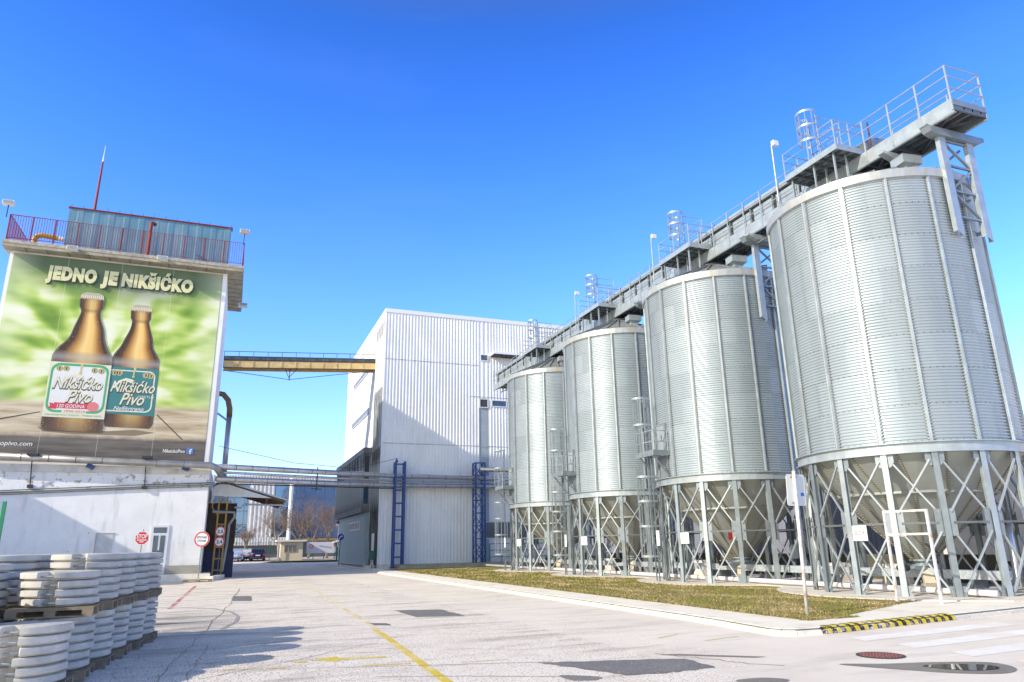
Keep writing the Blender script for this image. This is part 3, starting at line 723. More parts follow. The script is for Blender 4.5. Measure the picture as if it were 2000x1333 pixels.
pipe([(-1.2,52.0,6.72),(12.83,61.7,7.20),(20.3,61.5,7.19),(30,61.5,7.19)], .09, 'thin overhead pipe between the two thick ones', bands=2)
pipe([(-1.2,52.1,6.28),(12.83,61.65,6.80),(20.3,61.5,6.83),(30,61.5,6.83)], .19, 'lowest thick overhead pipe crossing the road', bands=1.3)
pipe([(-1.2,52.1,5.98),(12.83,61.65,6.55)], .04, 'very thin cable pipe slung under the overhead pipes', dark_m)
pipe([(20.4,61.2,8.3),(30,61.2,8.3)], .22, 'short thick pipe leaving the top of the cross braced tower', bands=1.3)
t = empty('pipe_hanger', (6,57,6.2), 'dark steel hanger clamping the overhead pipes above the road', 'hanger')
hm = MB().bar((5.8,56.6,5.9), (5.8,56.6,7.7), .07); hm.bar((5.4,56.35,6.05), (6.2,56.85,6.05), .06); hm.build('hanger_frame', dark_m, t)
# ---- conveyor bridge
def lerp(a, b, s): return tuple(a[i]+(b[i]-a[i])*s for i in range(3))
t = empty('conveyor_bridge', (5,67,17.5), 'yellow girder conveyor bridge joining the old tower to the hall', 'bridge')
L0, L1 = (-1.9,66.6,17.4), (11.75,66.9,18.25)
def seg(y0, y1, z0, z1, nm, m):
    b = MB(); A = [(L0[0],L0[1]+y0,L0[2]+z0),(L0[0],L0[1]+y1,L0[2]+z0),(L0[0],L0[1]+y1,L0[2]+z1),(L0[0],L0[1]+y0,L0[2]+z1)]
    B = [(L1[0],L1[1]+y0,L1[2]+z0),(L1[0],L1[1]+y1,L1[2]+z0),(L1[0],L1[1]+y1,L1[2]+z1),(L1[0],L1[1]+y0,L1[2]+z1)]
    b.add(A+B, [(0,1,2,3),(7,6,5,4),(0,4,5,1),(1,5,6,2),(2,6,7,3),(3,7,4,0)]); return b.build(nm, m, t)
seg(0,.06,0.02,.62,'girder',yellowish_m); seg(1.5,1.56,0.02,.62,'girder',yellowish_m); seg(.07,1.49,.3,.36,'floor_plate',rust_m); seg(-.03,.09,-.05,.01,'bottom_flange',rust_m); seg(-.03,.09,.63,.68,'top_flange',rust_m)
seg(.3,1.2,.8,1.15,'conveyor_cover',M('belt_cover',(.13,.15,.17),.5,.3,.3,2)); seg(.1,.16,1.5,1.55,'handrail',rust_m); seg(.1,.16,1.05,1.09,'handrail',galv_d)
for i in range(12):
    s_ = i/11; p = lerp(L0, L1, s_)
    MB().box(p[0]-.03,p[0]+.03,p[1]-.05,p[1]+.0,p[2]+.02,p[2]+.62).build('web_stiffener', yellowish_m, t)
    MB().box(p[0]-.025,p[0]+.025,p[1]+.1,p[1]+.15,p[2]+.68,p[2]+1.55).build('post', galv_d, t)
m_ = lerp(L0, L1, .42); mb = MB()
mb.bar((m_[0],m_[1]+.1,m_[2]), (m_[0],m_[1]+.1,m_[2]-1.15), .07); mb.bar((m_[0]-.45,m_[1]+.1,m_[2]), (m_[0],m_[1]+.1,m_[2]-1.0), .06); mb.bar((m_[0]+.65,m_[1]+.1,m_[2]), (m_[0],m_[1]+.1,m_[2]-.8), .06)
mb.build('queen_post', rust_m, t)
MB().tube([(L0[0],L0[1]+.1,L0[2]-.25),(m_[0],m_[1]+.1,m_[2]-1.05),(L1[0],L1[1]+.1,L1[2]-.1)], .03, 6).build('tension_rod', blue_m, t)

# ================================================================== OLD BUILDING WITH THE BANNER
FX0, FX1, FY = -15.1, -1.65, 52.0
t = empty('old_brewery_tower', (-8, FY, 0), 'old white rendered tower block with overhanging roof slab and giant beer banner', 'building')
w = MB().box(FX0-8, FX1, FY+.02, FY+18, -.2, 7.1); w.build('ground_floor_wall', plaster_m, t)
w = MB().box(FX0, FX1-.15, FY+.03, FY+8.6, 7.1, 20.87); w.build('tower_wall', plaster_m, t)
MB().box(FX0+2, FX1-1.1, FY+8.6, FY+34, 0, 18.9).build('rear_wall', plaster_m, t)
MB().box(FX0-8, FX1+.05, FY-.14, FY+.02, 6.55, 7.0).build('ledge', M('ledge_render', (.74,.71,.64), .9, 0, .1, 1.5, stain=(.42,.38,.3), stain_amt=.6), t)
MB().box(-3.75, FX1+.03, FY-.06, FY+.02, -.1, .80).build('plinth', M('plinth_grey', (.36,.34,.29), .9), t)
MB().box(-15.4, -.76, FY-.8, FY+8.8, 20.87, 21.28).build('roof_slab', soffit_m, t)
ed = MB().box(-15.42, -.73, FY-.83, FY-.8, 21.1, 21.32); ed.box(-.76,-.73,FY-.8,FY+8.8,21.1,21.32); ed.build('roof_edge', M('slab_edge', (.42,.36,.29), .8, 0, .3, 4, stain=(.55,.5,.44), stain_amt=.7), t)
# soffit panel seams
ss = MB()
for i in range(1, 12): x = -15.35+14.6*i/12; ss.box(x-.015, x+.015, FY-.8, FY+.0, 20.850, 20.867)
for i in range(1, 9): y = FY+i; ss.box(FX1-.1, -.8, y-.015, y+.015, 20.850, 20.867)
ss.build('soffit_seam_pattern', rust_m, t)
# white frame strip around the banner
fr = MB().box(-2.08, FX1-.14, FY-.05, FY+.03, 7.3, 20.86); fr.box(-15.1, -2.08, FY-.04, FY+.03, 20.86-.0, 20.9) if False else None
fr.build('frame_trim', plaster_m, t)
# penthouse
ph = MB(); PX0, PX1, PY = -12.65, -1.9, FY+2.0
ribbed(ph, (PX0,PY), (PX1,PY), 21.12, 25.3, (0,-1), .9, .02); ribbed(ph, (PX1,PY), (PX1,PY+.5), 21.12, 25.3, (1,0), .9, .02); ribbed(ph, (PX0,PY+.5), (PX0,PY), 21.12, 25.3, (-1,0), .9, .02)
pn = ph.build('penthouse_wall', M('teal_cladding', (.13,.27,.36), .45, .1, .12, 1.2, stain=(.24,.36,.42), stain_amt=.7, streak=True), t, fix=False)
MB().box(PX0-.08, PX1+.08, PY-.1, PY+.5, 25.3, 25.38).build('penthouse_roof_edge', red_m, pn)
for i in range(15):
    x = PX0+.1+i*.76; MB().bar((x,PY-.03,25.36), (x,PY-.03,25.6), .025).build('roof_pin', dark_m, pn)
vp = MB().tube([(-7.19,FY+.6,21.1),(-7.19,FY+.6,24.25),(-7.12,FY+.8,24.42),(-7.0,FY+1.1,24.45)], .13, 10); vp.build('vent_pipe', red_m, t)
MB().tube([(-14.2,FY+1.2,21.0),(-14.2,FY+1.2,22.3),(-14.1,FY+1.2,22.55),(-13.8,FY+1.2,22.65),(-12.9,FY+1.3,22.6)], .17, 10).build('bent_pipe', M('ochre_pipe', (.62,.36,.03), .5), t)
MB().tube([(-12.9,FY+1.3,22.6),(-12.5,FY+1.3,22.55)], .16, 10).build('pipe_end', white_m, t)
# red railing
r = empty('roof_railing', (-8, FY-1.0, 21.1), 'red painted steel railing along the edge of the old roof', 'railing')
rx0, rx1, ry, rz0, rz1 = -15.25, -.85, FY-.72, 21.5, 23.1
for z in (rz0, rz1):
    MB().tube([(rx0,FY+3.5,z),(rx0,ry,z),(rx1,ry,z),(rx1,FY+3.5,z)], .035, 6).build('rail', red_m, r)
nb = 96; b = MB()
for i in range(nb+1):
    x = rx0+(rx1-rx0)*i/nb; b.bar((x,ry,rz0), (x,ry,rz1), .028)
for i in range(1, 26):
    for x in (rx0, rx1): y = ry+i*.18; b.bar((x,y,rz0), (x,y,rz1), .028)
b.build('baluster_slats', red_m, r)
for i in range(12):
    x = rx0+(rx1-rx0)*i/11; MB().bar((x,ry,21.28), (x,ry,rz1), .07).build('post', red_m, r)
# mast
m_ = empty('mast', (-11.5, FY+4, 25.3), 'slim red mast with a metal tip standing on the roof', 'mast')
MB().tube([(-11.55,FY+4,25.3),(-11.5,FY+4,30.3)], .11, 10, .07).build('pole', red_m, m_)
MB().tube([(-11.5,FY+4,30.3),(-11.5,FY+4,30.45),(-11.5,FY+4,30.75),(-11.48,FY+4,31.7)], .07, 8, .01).build('tip', white_m, m_)
# floodlights
def flood(x, y, z, label, up=True, name='floodlight'):
    t = empty(name, (x,y,z), label, 'floodlight', 'floodlights on the old building')
    if up: MB().bar((x,y,z-.85), (x,y,z), .05).build('stem', dark_m, t)
    MB().prism([(y-.22,z+.02),(y+.12,z-.02),(y+.14,z+.26),(y-.18,z+.30)], x-.33, x+.33, 'x').build('lamp_housing', white_m, t)
    MB().box(x-.28, x+.28, y-.235, y-.222, z+.05, z+.26).build('lens', M('lamp_glass',(.35,.36,.36),.2), t)
flood(-15.45, FY-.8, 23.7, 'boxy white floodlight above the corner with the ochre pipe'); flood(-.9, FY-.8, 23.8, 'boxy white floodlight on the roof corner towards the road')
flood(-11.4, FY-1.0, 20.95, 'small floodlight under the slab above the letters JE', False); flood(-6.0, FY-1.0, 20.95, 'small floodlight under the slab above the end of the headline', False)
flood(-.6, FY+3.5, 19.6, 'small floodlight on the side of the overhang', False)
# arms with lamps in front of the ledge
for x, l in ((-11.75,'thin dark lamp arm over the web address'),(-5.45,'thin dark lamp arm with black lamp near the page name')):
    t3 = empty('wall_lamp', (x,FY-.1,5.8), l, 'lamp arm', 'lamp arms below the banner')
    MB().bar((x,FY-.12,5.75), (x-.05,FY-.5,7.45), .05).build('arm', dark_m, t3); MB().box(x-.3,x+.3,FY-.75,FY-.35,7.45,7.6).build('lamp_housing', dark_m, t3); MB().box(x-.14,x+.14,FY-.2,FY,5.55,5.75).build('foot', dark_m, t3)
for x, l in ((-8.6,'small blue projector under the thick pipe, the one nearer the middle'),(-3.1,'small blue projector under the thick pipe close to the building corner')):
    o = MB().prism([(x-.28,6.85),(x+.1,6.7),(x+.22,6.95),(x-.15,7.12)], FY-.5, FY-.15, 'y').build('projector', M('navy_case',(.02,.06,.16),.4)); tag(o, l, 'projector')
# cables
t3 = empty('facade_cable', (-8,FY-.08,5.8), 'bundle of grey cables running along the white wall under the ledge', 'cable')
for i, (dz, rr) in enumerate(((0,.045),(.12,.03),(-.12,.025))):
    MB().tube([(-23,FY-.08,5.25+dz-.4),(-13.2,FY-.08,5.25+dz),(-9,FY-.08,5.5+dz),(-5.3,FY-.08,5.72+dz),(-1.3,FY-.08,5.9+dz)], rr, 6).build('cable_run', galv_d if i else M('cable_grey',(.2,.21,.21),.6), t3)
# door and blocked opening
d = MB(); d.box(-4.76,-3.72,FY-.04,FY+.019,.3,3.3); dr = d.build('door', white_m, t)
p = MB().box(-4.62,-3.86,FY-.055,FY-.041,2.82,3.16); p.box(-4.58,-4.30,FY-.055,FY-.041,1.3,2.66); p.box(-4.18,-3.90,FY-.055,FY-.041,1.3,2.66); p.build('pane', glass_m, dr)
MB().box(-4.27,-4.21,FY-.08,FY-.041,1.5,1.75).build('handle', dark_m, dr)
MB().box(-7.78,-6.86,FY-.012,FY+.019,1.2,2.8).build('blocked_opening', M('niche_board',(.62,.62,.60),.8), t)
nf = MB().box(-7.84,-7.78,FY-.04,FY+.018,1.2,2.86); nf.box(-7.78,-6.80,FY-.04,FY+.018,2.8,2.86); nf.build('niche_frame', M('niche_edge',(.5,.49,.46),.8), t)
# bent duct behind the corner
t3 = empty('bent_duct', (-.9,60.5,5), 'tall vertical duct with an ochre curved top behind the old building', 'duct')
MB().tube([(-2.2,60.6,13.85),(-1.5,60.6,13.75),(-1.1,60.6,13.3),(-.92,60.6,12.6),(-.9,60.6,11.9)], .22, 12).build('curved_top', M('brown_pipe', (.22,.12,.04), .5), t3, smooth=True)
MB().tube([(-.9,60.6,11.9),(-.9,60.6,6.8)], .2, 12).build('riser', insul_m, t3, smooth=True); MB().tube([(-1.8,60.6,12.2),(-.95,60.6,11.6)], .08, 8).build('branch', galv_l, t3)
# loading canopy at the side
t = empty('loading_canopy', (1,54,0), 'gabled loading canopy with ochre lattice post beside the old building', 'canopy')
gable = [(-1.35,5.25),(2.55,5.12),(3.4,4.95),(-.76,6.28),(-1.35,5.95)]
MB().prism([(-1.35,5.3),(2.5,5.17),(-.76,6.2),(-1.35,5.95)], 54.0, 54.06, 'y').build('gable_board', M('canopy_board',(.66,.66,.64),.6), t)
rf = MB(); rf.prism([(-.76,6.28),(3.55,5.0),(3.55,5.1),(-.76,6.40)], 53.9, 61.5, 'y'); rf.prism([(-1.45,5.98),(-.76,6.28),(-.76,6.40),(-1.45,6.1)], 53.9, 61.5, 'y'); rf.build('roof', galv_l, t)
un = MB()
for i in range(9): y = 54.3+i*.9; un.prism([(-.7,6.1),(3.4,4.85),(3.4,4.97),(-.7,6.24)], y, y+.1, 'y')
un.build('rafter_slats', M('canopy_timber',(.10,.06,.04),.8), t)
for x in (-.95, -.42):
    MB().bar((x,54.2,-.0), (x+.02,54.2,6.0), .11).build('lattice_post', yel_m, t)
for i in range(8): MB().bar((-.95,54.2,.4+i*.75), (-.42,54.2,.4+i*.75), .09).build('lattice_bar', yel_m, t)
MB().bar((-1.3,54.15,5.1), (-1.35,54.15,4.55), .07).add(*(lambda b:(b.v,b.f))(MB().bar((-1.35,54.15,4.55),(-.95,54.15,4.0),.07))).build('side_brace', yel_m, t)
for x in (.9, 2.2): MB().bar((x,54.1,5.1), (x-.05,54.1,4.6), .04).build('hanger_rod', galv_d, t)
MB().tube([(.1,54.3,4.55),(.5,54.3,4.5),(.7,54.3,4.75),(3.3,54.4,4.72)], .07, 8).build('gutter_pipe', galv_l, t)
MB().tube([(-1.3,54.0,4.25),(.1,54.0,4.2),(.15,54.1,3.9),(-.15,54.3,3.4),(-.2,54.3,2.0),(-.35,54.3,.3)], .09, 8).build('downpipe', galv, t)
t = empty('side_annex', (-.6,58,0), 'dark low side annex with navy lower wall under the canopy', 'building')
MB().box(-1.6,.25,55.6,69,1.6,4.9).build('upper_wall', M('dark_brown_wall',(.06,.04,.03),.85,0,.4,2), t)
MB().box(-1.6,.32,55.5,69,-.1,1.6).build('lower_wall', M('navy_wall',(.045,.055,.10),.8,0,.3,2), t)
mb = MB()
for i in range(7): mb.box(.26,.30,56.2+i*1.8,57.2+i*1.8,2.2,3.8)
mb.build('opening_pattern', M('ochre_board',(.25,.14,.04),.8), t)
# ================================================================== BANNER (flat printed sheet, hung on the tower)
BY = FY - .06
t = empty('beer_banner', (-8.5, BY, 7.4), 'giant green printed banner with two brown beer bottles and the headline JEDNO JE', 'banner')
def banner_print():
    m, n, b = nt('banner_print'); p = pos_(n); sp = n.nodes.new('ShaderNodeSeparateXYZ'); n.links.new(p, sp.inputs[0])
    X, Z = sp.outputs[0], sp.outputs[2]
    rx = math_(n, 'SUBTRACT', X, -9.0); rz = math_(n, 'SUBTRACT', Z, 13.2); rr = math_(n, 'SQRT', math_(n, 'ADD', math_(n, 'MULTIPLY', rx, rx), math_(n, 'MULTIPLY', rz, rz)))
    ca = math_(n, 'DIVIDE', rx, rr); sa = math_(n, 'DIVIDE', rz, rr); cv = n.nodes.new('ShaderNodeCombineXYZ')
    n.links.new(math_(n, 'MULTIPLY', ca, 3.2), cv.inputs[0]); n.links.new(math_(n, 'MULTIPLY', sa, 5.5), cv.inputs[1]); n.links.new(math_(n, 'MULTIPLY', rr, .42), cv.inputs[2])
    a = math_(n, 'ADD', math_(n, 'MULTIPLY', noise_(n, cv.outputs[0], .9, 1, .4), .5), math_(n, 'MULTIPLY', noise_(n, p, .55, 2, .45, (.55,1,1.5)), .5))
    g = ramp_(n, a, [(.32,(.14,.27,.03)),(.42,(.30,.47,.06)),(.49,(.54,.68,.17)),(.56,(.80,.84,.50)),(.68,(.92,.92,.76))])
    d = noise_(n, p, .22, 1)
    # dusky area round the headline
    hx = math_(n, 'POWER', math_(n, 'DIVIDE', math_(n, 'SUBTRACT', X, -8.0), 6.5), 2.0)
    hz = math_(n, 'DIVIDE', math_(n, 'SUBTRACT', 20.9, Z), 3.6)
    dk = math_(n, 'SUBTRACT', 1.0, math_(n, 'ADD', math_(n, 'MULTIPLY', hx, .35), hz), clamp=True)
    g = mix_(n, math_(n, 'MULTIPLY', ramp_(n, dk, [(0.,0.),(.55,1.)]), .92), g, (.085,.13,.075))
    # glow behind bottles on the right and left edges
    ex = ramp_(n, math_(n, 'ABSOLUTE', math_(n, 'SUBTRACT', math_(n, 'DIVIDE', math_(n, 'ADD', X, 14.9), 12.8), .5)), [(.36,0.),(.5,1.)])
    g = mix_(n, math_(n, 'MULTIPLY', ex, .35), g, (.80,.84,.62))
    # table
    tb = noise_(n, p, .55, 6, .6, (.5,1,5))
    wood = ramp_(n, tb, [(.3,(.38,.28,.16)),(.5,(.60,.49,.32)),(.72,(.80,.70,.50))])
    front = ramp_(n, tb, [(.3,(.07,.06,.05)),(.7,(.20,.17,.14))])
    zn = math_(n, 'ADD', Z, math_(n, 'MULTIPLY', noise_(n, p, 1.5, 3), .25))
    c = mix_(n, ramp_(n, zn, [(.0,0.),(1.,1.)]), g, g)
    mt = math_(n, 'LESS_THAN', Z, 10.98)
    edge = ramp_(n, math_(n, 'DIVIDE', math_(n, 'SUBTRACT', zn, 8.0), 3.0), [(.26,1.),(.36,0.)])
    c = mix_(n, ramp_(n, math_(n, 'DIVIDE', math_(n, 'SUBTRACT', 11.15, Z), .4), [(0.,0.),(1.,1.)]), g, mix_(n, edge, wood, front))
    # welded sheet seams of the banner
    fx = math_(n, 'FRACT', math_(n, 'DIVIDE', math_(n, 'ADD', X, 14.9), 3.2))
    c = mix_(n, math_(n, 'MULTIPLY', math_(n, 'LESS_THAN', fx, .008), .4), c, (.8,.82,.75))
    n.links.new(c, b.inputs['Base Color']); b.inputs['Roughness'].default_value = .55
    bn = n.nodes.new('ShaderNodeBump'); bn.inputs['Strength'].default_value = .25; bn.inputs['Distance'].default_value = .06
    n.links.new(noise_(n, p, .7, 3, .5, (1,1,.4)), bn.inputs['Height']); n.links.new(bn.outputs[0], b.inputs['Normal'])
    return m
MB().box(-14.86,-2.1,BY-.01,BY+.02,7.35,20.72).build('printed_sheet', banner_print(), t)
def sheet(pts, k):  # k = layer number, 4 mm steps towards the viewer
    return [(x, BY-.012-.004*k, z) for x, z in pts]
def bottle_mat():
    m, n, b = nt('printed_bottle'); uv = n.nodes.new('ShaderNodeUVMap').outputs[0]; sp = n.nodes.new('ShaderNodeSeparateXYZ'); n.links.new(uv, sp.inputs[0])
    u, v = sp.outputs[0], sp.outputs[1]; p = pos_(n)
    core = ramp_(n, u, [(0.,(.20,.17,.12)),(.05,(.04,.02,.012)),(.17,(.09,.04,.015)),(.30,(.50,.24,.05)),(.48,(.95,.66,.24)),(.64,(.90,.56,.16)),(.80,(.34,.14,.03)),(.92,(.03,.015,.01)),(1.,(.20,.16,.12))])
    dark = ramp_(n, v, [(0.,.8),(.1,.5),(.16,.1),(.45,.0),(.50,.42),(.55,.25),(.58,.0),(.86,.0),(.885,.6),(.90,.25),(.95,.25),(1.,.6)])
    c = mix_(n, dark, core, (.12,.075,.05))
    sh = ramp_(n, v, [(.485,0.),(.53,.5),(.58,0.)]); c = mix_(n, sh, c, (.50,.48,.44))
    dr = noise_(n, p, 13, 2); c = mix_(n, ramp_(n, dr, [(.66,0.),(.7,.6)]), c, (.62,.5,.38))
    n.links.new(c, b.inputs['Base Color']); b.inputs['Roughness'].default_value = .55; return m
bot_m = bottle_mat()
B1=[(-10.67,18.2,-9.31,18.19),(-10.7,17.87,-9.27,17.9),(-10.67,17.43,-9.26,17.37),(-10.53,17.12,-9.37,17.16),(-10.58,16.75,-9.33,16.72),(-10.78,16.01,-9.03,15.94),(-11.0,15.2,-8.86,15.15),(-11.5,14.53,-8.57,14.46),(-11.72,14.04,-8.34,14.08),(-11.75,13.58,-8.29,13.53),(-11.75,10.05,-8.29,9.99),(-11.72,9.39,-8.28,9.31),(-11.55,9.14,-8.45,9.1)]
B2=[(-7.59,17.67,-6.34,17.64),(-7.62,17.42,-6.35,17.39),(-7.57,16.91,-6.33,16.93),(-7.46,16.66,-6.41,16.68),(-7.53,16.08,-6.24,16.12),(-7.74,15.49,-6.03,15.48),(-7.94,14.91,-5.93,14.92),(-8.2,14.45,-5.66,14.45),(-8.32,14.1,-5.47,14.06),(-8.32,13.49,-5.45,13.46),(-8.29,10.37,-5.42,10.28),(-8.23,9.62,-5.42,9.75),(-8.15,9.48,-5.6,9.44)]
cap_m = flat('cap_print', (.50,.44,.32)); gold_m = flat('gold_print', (.62,.55,.26)); cream_m = flat('cream_print', (.82,.76,.50)); ink_m = flat('ink_print', (.10,.09,.06))
wht_m = flat('white_print', (.80,.79,.74)); teal_m = flat('teal_print', (.05,.22,.21)); grn_m = flat('green_print', (.08,.42,.18)); redp_m = flat('red_print', (.68,.06,.09)); lcream_m = flat('label_cream', (.78,.74,.55))
def spline(rows, sub=4):
    out = []
    for i in range(len(rows)-1):
        p0 = rows[max(i-1,0)]; p1 = rows[i]; p2 = rows[i+1]; p3 = rows[min(i+2,len(rows)-1)]
        for k in range(sub):
            s = k/sub
            out.append(tuple(.5*((2*p1[j])+(-p0[j]+p2[j])*s+(2*p0[j]-5*p1[j]+4*p2[j]-p3[j])*s*s+(-p0[j]+3*p1[j]-3*p2[j]+p3[j])*s**3) for j in range(4)))
    return out + [rows[-1]]
U3, V3 = (1,0,0), (0,0,1)
def bottle(B, k, lab_m, nm):
    rows = B[:2] + spline(B[2:])[0:]; mb = MB(); nx = 6; z1, z0 = B[0][1], B[-1][1]
    for i, (xa, za, xb, zb) in enumerate(rows):
        for j in range(nx+1):
            s = j/nx; mb.v.append((xa+(xb-xa)*s, BY-.012-.004*k, za+(zb-za)*s)); mb.uv[len(mb.v)-1] = (s, (za-z0)/(z1-z0))
    for i in range(len(rows)-1):
        for j in range(nx): a = i*(nx+1)+j; mb.f.append((a, a+1, a+nx+2, a+nx+1))
    o = mb.build(nm, bot_m, t, fix=False)
    # crown cap with teeth
    xa, za, xb, zb = B[0]; pts = [(xa+.08, za+.14),(xa+.3,za+.24),(xb-.3,za+.24),(xb-.08,za+.14)]; n_ = 12
    low = [(xb+.03-(xb-xa+.06)*i/n_, za-.25+(.07 if i%2 else 0)) for i in range(n_+1)]
    MB().poly(sheet(pts+[(xb,za)]+low+[(xa,za)], k+1)).build('crown_cap', cap_m, o, fix=False)
    hl = MB()
    for i in range(n_): x = xa+(xb-xa)*(i+.3)/n_; hl.poly(sheet([(x,za-.15),(x+.05,za-.15),(x+.05,za+.05),(x,za+.05)], k+2))
    hl.build('cap_teeth_pattern', cream_m, o, fix=False)
    return o
b2 = bottle(B2, 1, teal_m, 'printed_bottle'); b1 = bottle(B1, 10, wht_m, 'printed_bottle')
b2['label'] = 'smaller bottle with the teal label'; b1['label'] = 'bigger bottle with the white label'
def rrect(x0, x1, z0, z1, r, n=5):
    P = []
    for cx_, cz_, a0 in ((x1-r,z1-r,0),(x0+r,z1-r,90),(x0+r,z0+r,180),(x1-r,z0+r,270)):
        for i in range(n+1): a = rad(a0+90*i/n); P.append((cx_+r*math.cos(a), cz_+r*math.sin(a)))
    return P
def fill(pts, k, m, nm, par): return MB().poly(sheet(pts, k)).build(nm, m, par, fix=False)
def ring(P, Q, k, m, nm, par):
    a = sheet(P, k); b = sheet(Q, k); n = len(P); return MB().add(a+b, [(i,(i+1)%n,n+(i+1)%n,n+i) for i in range(n)]).build(nm, m, par, fix=False)
# teal label
fill([(-8.3,10.36),(-5.44,10.28),(-5.46,13.46),(-8.3,13.5)], 3, teal_m, 'paper_label', b2)
ring(rrect(-8.6,-5.62,10.5,13.3,.4), rrect(-8.52,-5.70,10.58,13.22,.36), 4, lcream_m, 'label_border', b2)
def wt(body, x, z, w, h, k, m, nm, par, shear=0., bold=.0, rot=0, outline=None):
    U = (math.cos(rad(rot)),0,math.sin(rad(rot))); V = (-math.sin(rad(rot)),0,math.cos(rad(rot)))
    if outline is not None:
        mb = MB(); text(mb, body, (x-.03,BY-.012-.004*(k-1),z-.05), U, V, h=h+.03, w=w+.05, shear=shear, bold=bold+.035); mb.build(nm+'_outline', outline, par, fix=False)
    mb = MB(); text(mb, body, (x,BY-.012-.004*k,z), U, V, h=h, w=w, shear=shear, bold=bold); return mb.build(nm, m, par, fix=False)
def swoosh(dx, dz, k, m, par):
    top = [(-11.02,12.12),(-10.86,12.42),(-10.69,12.65),(-10.3,12.84),(-9.99,12.78),(-9.77,12.68)]; bot = [(-9.96,12.50),(-10.25,12.63),(-10.45,12.62),(-10.63,12.5),(-10.78,12.3),(-10.88,12.12)]
    fill([(x+dx,z+dz) for x,z in top+bot], k, m, 'swoosh', par)
wt('Nikšićko', -8.17, 11.82, 2.62, .80, 6, lcream_m, 'brand_script', b2, .35, .012, outline=ink_m); swoosh(2.95,-.08,7,lcream_m,b2)
wt('Pivo', -7.55, 10.98, 1.45, .78, 6, lcream_m, 'brand_script', b2, .4, .014, outline=ink_m)
wt('SVIJETLO', -6.52, 11.47, .96, .15, 6, wht_m, 'label_text', b2); wt('Nefiltrirano', -7.85, 10.60, 1.78, .26, 7, wht_m, 'label_text', b2, .35, .01)
# white label
fill([(-11.76,9.98),(-8.28,9.94),(-8.29,13.53),(-11.76,13.58)], 12, lcream_m, 'paper_label', b1)
ring(rrect(-11.66,-8.38,10.28,13.5,.5), rrect(-11.54,-8.50,10.42,13.34,.44), 13, grn_m, 'label_border', b1)
fill(rrect(-11.52,-8.52,10.44,13.32,.42), 13, wht_m, 'label_field', b1)
wt('Nikšićko', -11.43, 11.86, 2.80, .82, 16, lcream_m, 'brand_script', b1, .35, .012, outline=ink_m); swoosh(0,0,17,lcream_m,b1)
wt('Pivo', -10.6, 11.0, 1.5, .78, 16, lcream_m, 'brand_script', b1, .4, .014, outline=ink_m)
fill([(-11.47,10.89),(-11.2,10.84),(-11.2,10.91),(-9.29,10.91),(-8.75,10.80),(-8.85,10.66),(-8.78,10.50),(-9.24,10.55),(-11.05,10.55),(-11.05,10.49),(-11.5,10.52),(-11.4,10.7)], 15, redp_m, 'ribbon', b1)
MB().poly([(-9.02+.33*math.cos(2*PI*i/24)*(1 if i%2 else .93), BY-.012-.004*16, 10.72+.33*math.sin(2*PI*i/24)*(1 if i%2 else .93)) for i in range(24)]).build('seal', flat('seal_print',(.75,.22,.22)), b1, fix=False)
wt('120 GODINA', -11.02, 10.60, 1.55, .22, 17, wht_m, 'label_text', b1, .1, .015)
fill([(-10.72,10.27),(-9.35,10.27),(-9.35,10.48),(-10.72,10.48)], 14, lcream_m, 'label_strip', b1)
wt('1896-2016', -10.58, 10.32, 1.17, .13, 15, redp_m, 'label_text', b1)
wt('INDUSTRIJA PIVA I SOKOVA - TREBJESA NIKŠIĆ', -11.6, 10.08, 3.15, .13, 15, grn_m, 'label_text', b1)
for par, k, xs in ((b1,15,((-11.2,13.14),(-10.83,13.16),(-9.22,13.12),(-8.82,13.1))),(b2,5,((-8.05,13.08),(-7.76,13.08),(-6.2,13.02),(-5.88,12.98)))):
    for x, z in xs:
        MB().poly([(x+.19*math.cos(2*PI*i/20), BY-.012-.004*k, z+.19*math.sin(2*PI*i/20)) for i in range(20)]).build('medal', gold_m, par, fix=False)
        mm = MB(); disc(mm, (x,BY-.012-.004*(k+1),z), U3, V3, .15, 18, .13); mm.poly(sheet([(x-.04,z-.09),(x+.04,z-.09),(x+.05,z+.08),(x-.05,z+.08)], k+1)); mm.build('medal_relief_pattern', ink_m, par, fix=False)
for par, k, x, z in ((b1,16,-10.0,12.95),(b2,6,-6.92,12.95)):
    mb = MB(); mb.poly(sheet([(x-.03,z),(x+.03,z),(x+.05,z+.3),(x+.12,z+.45),(x+.06,z+.55),(x-.1,z+.58),(x-.03,z+.45),(x-.05,z+.25)], k)); mb.poly([(x-.01+.08*math.cos(2*PI*i/12), BY-.012-.004*k, z-.07+.08*math.sin(2*PI*i/12)) for i in range(12)])
    mb.build('emblem', gold_m, par, fix=False)
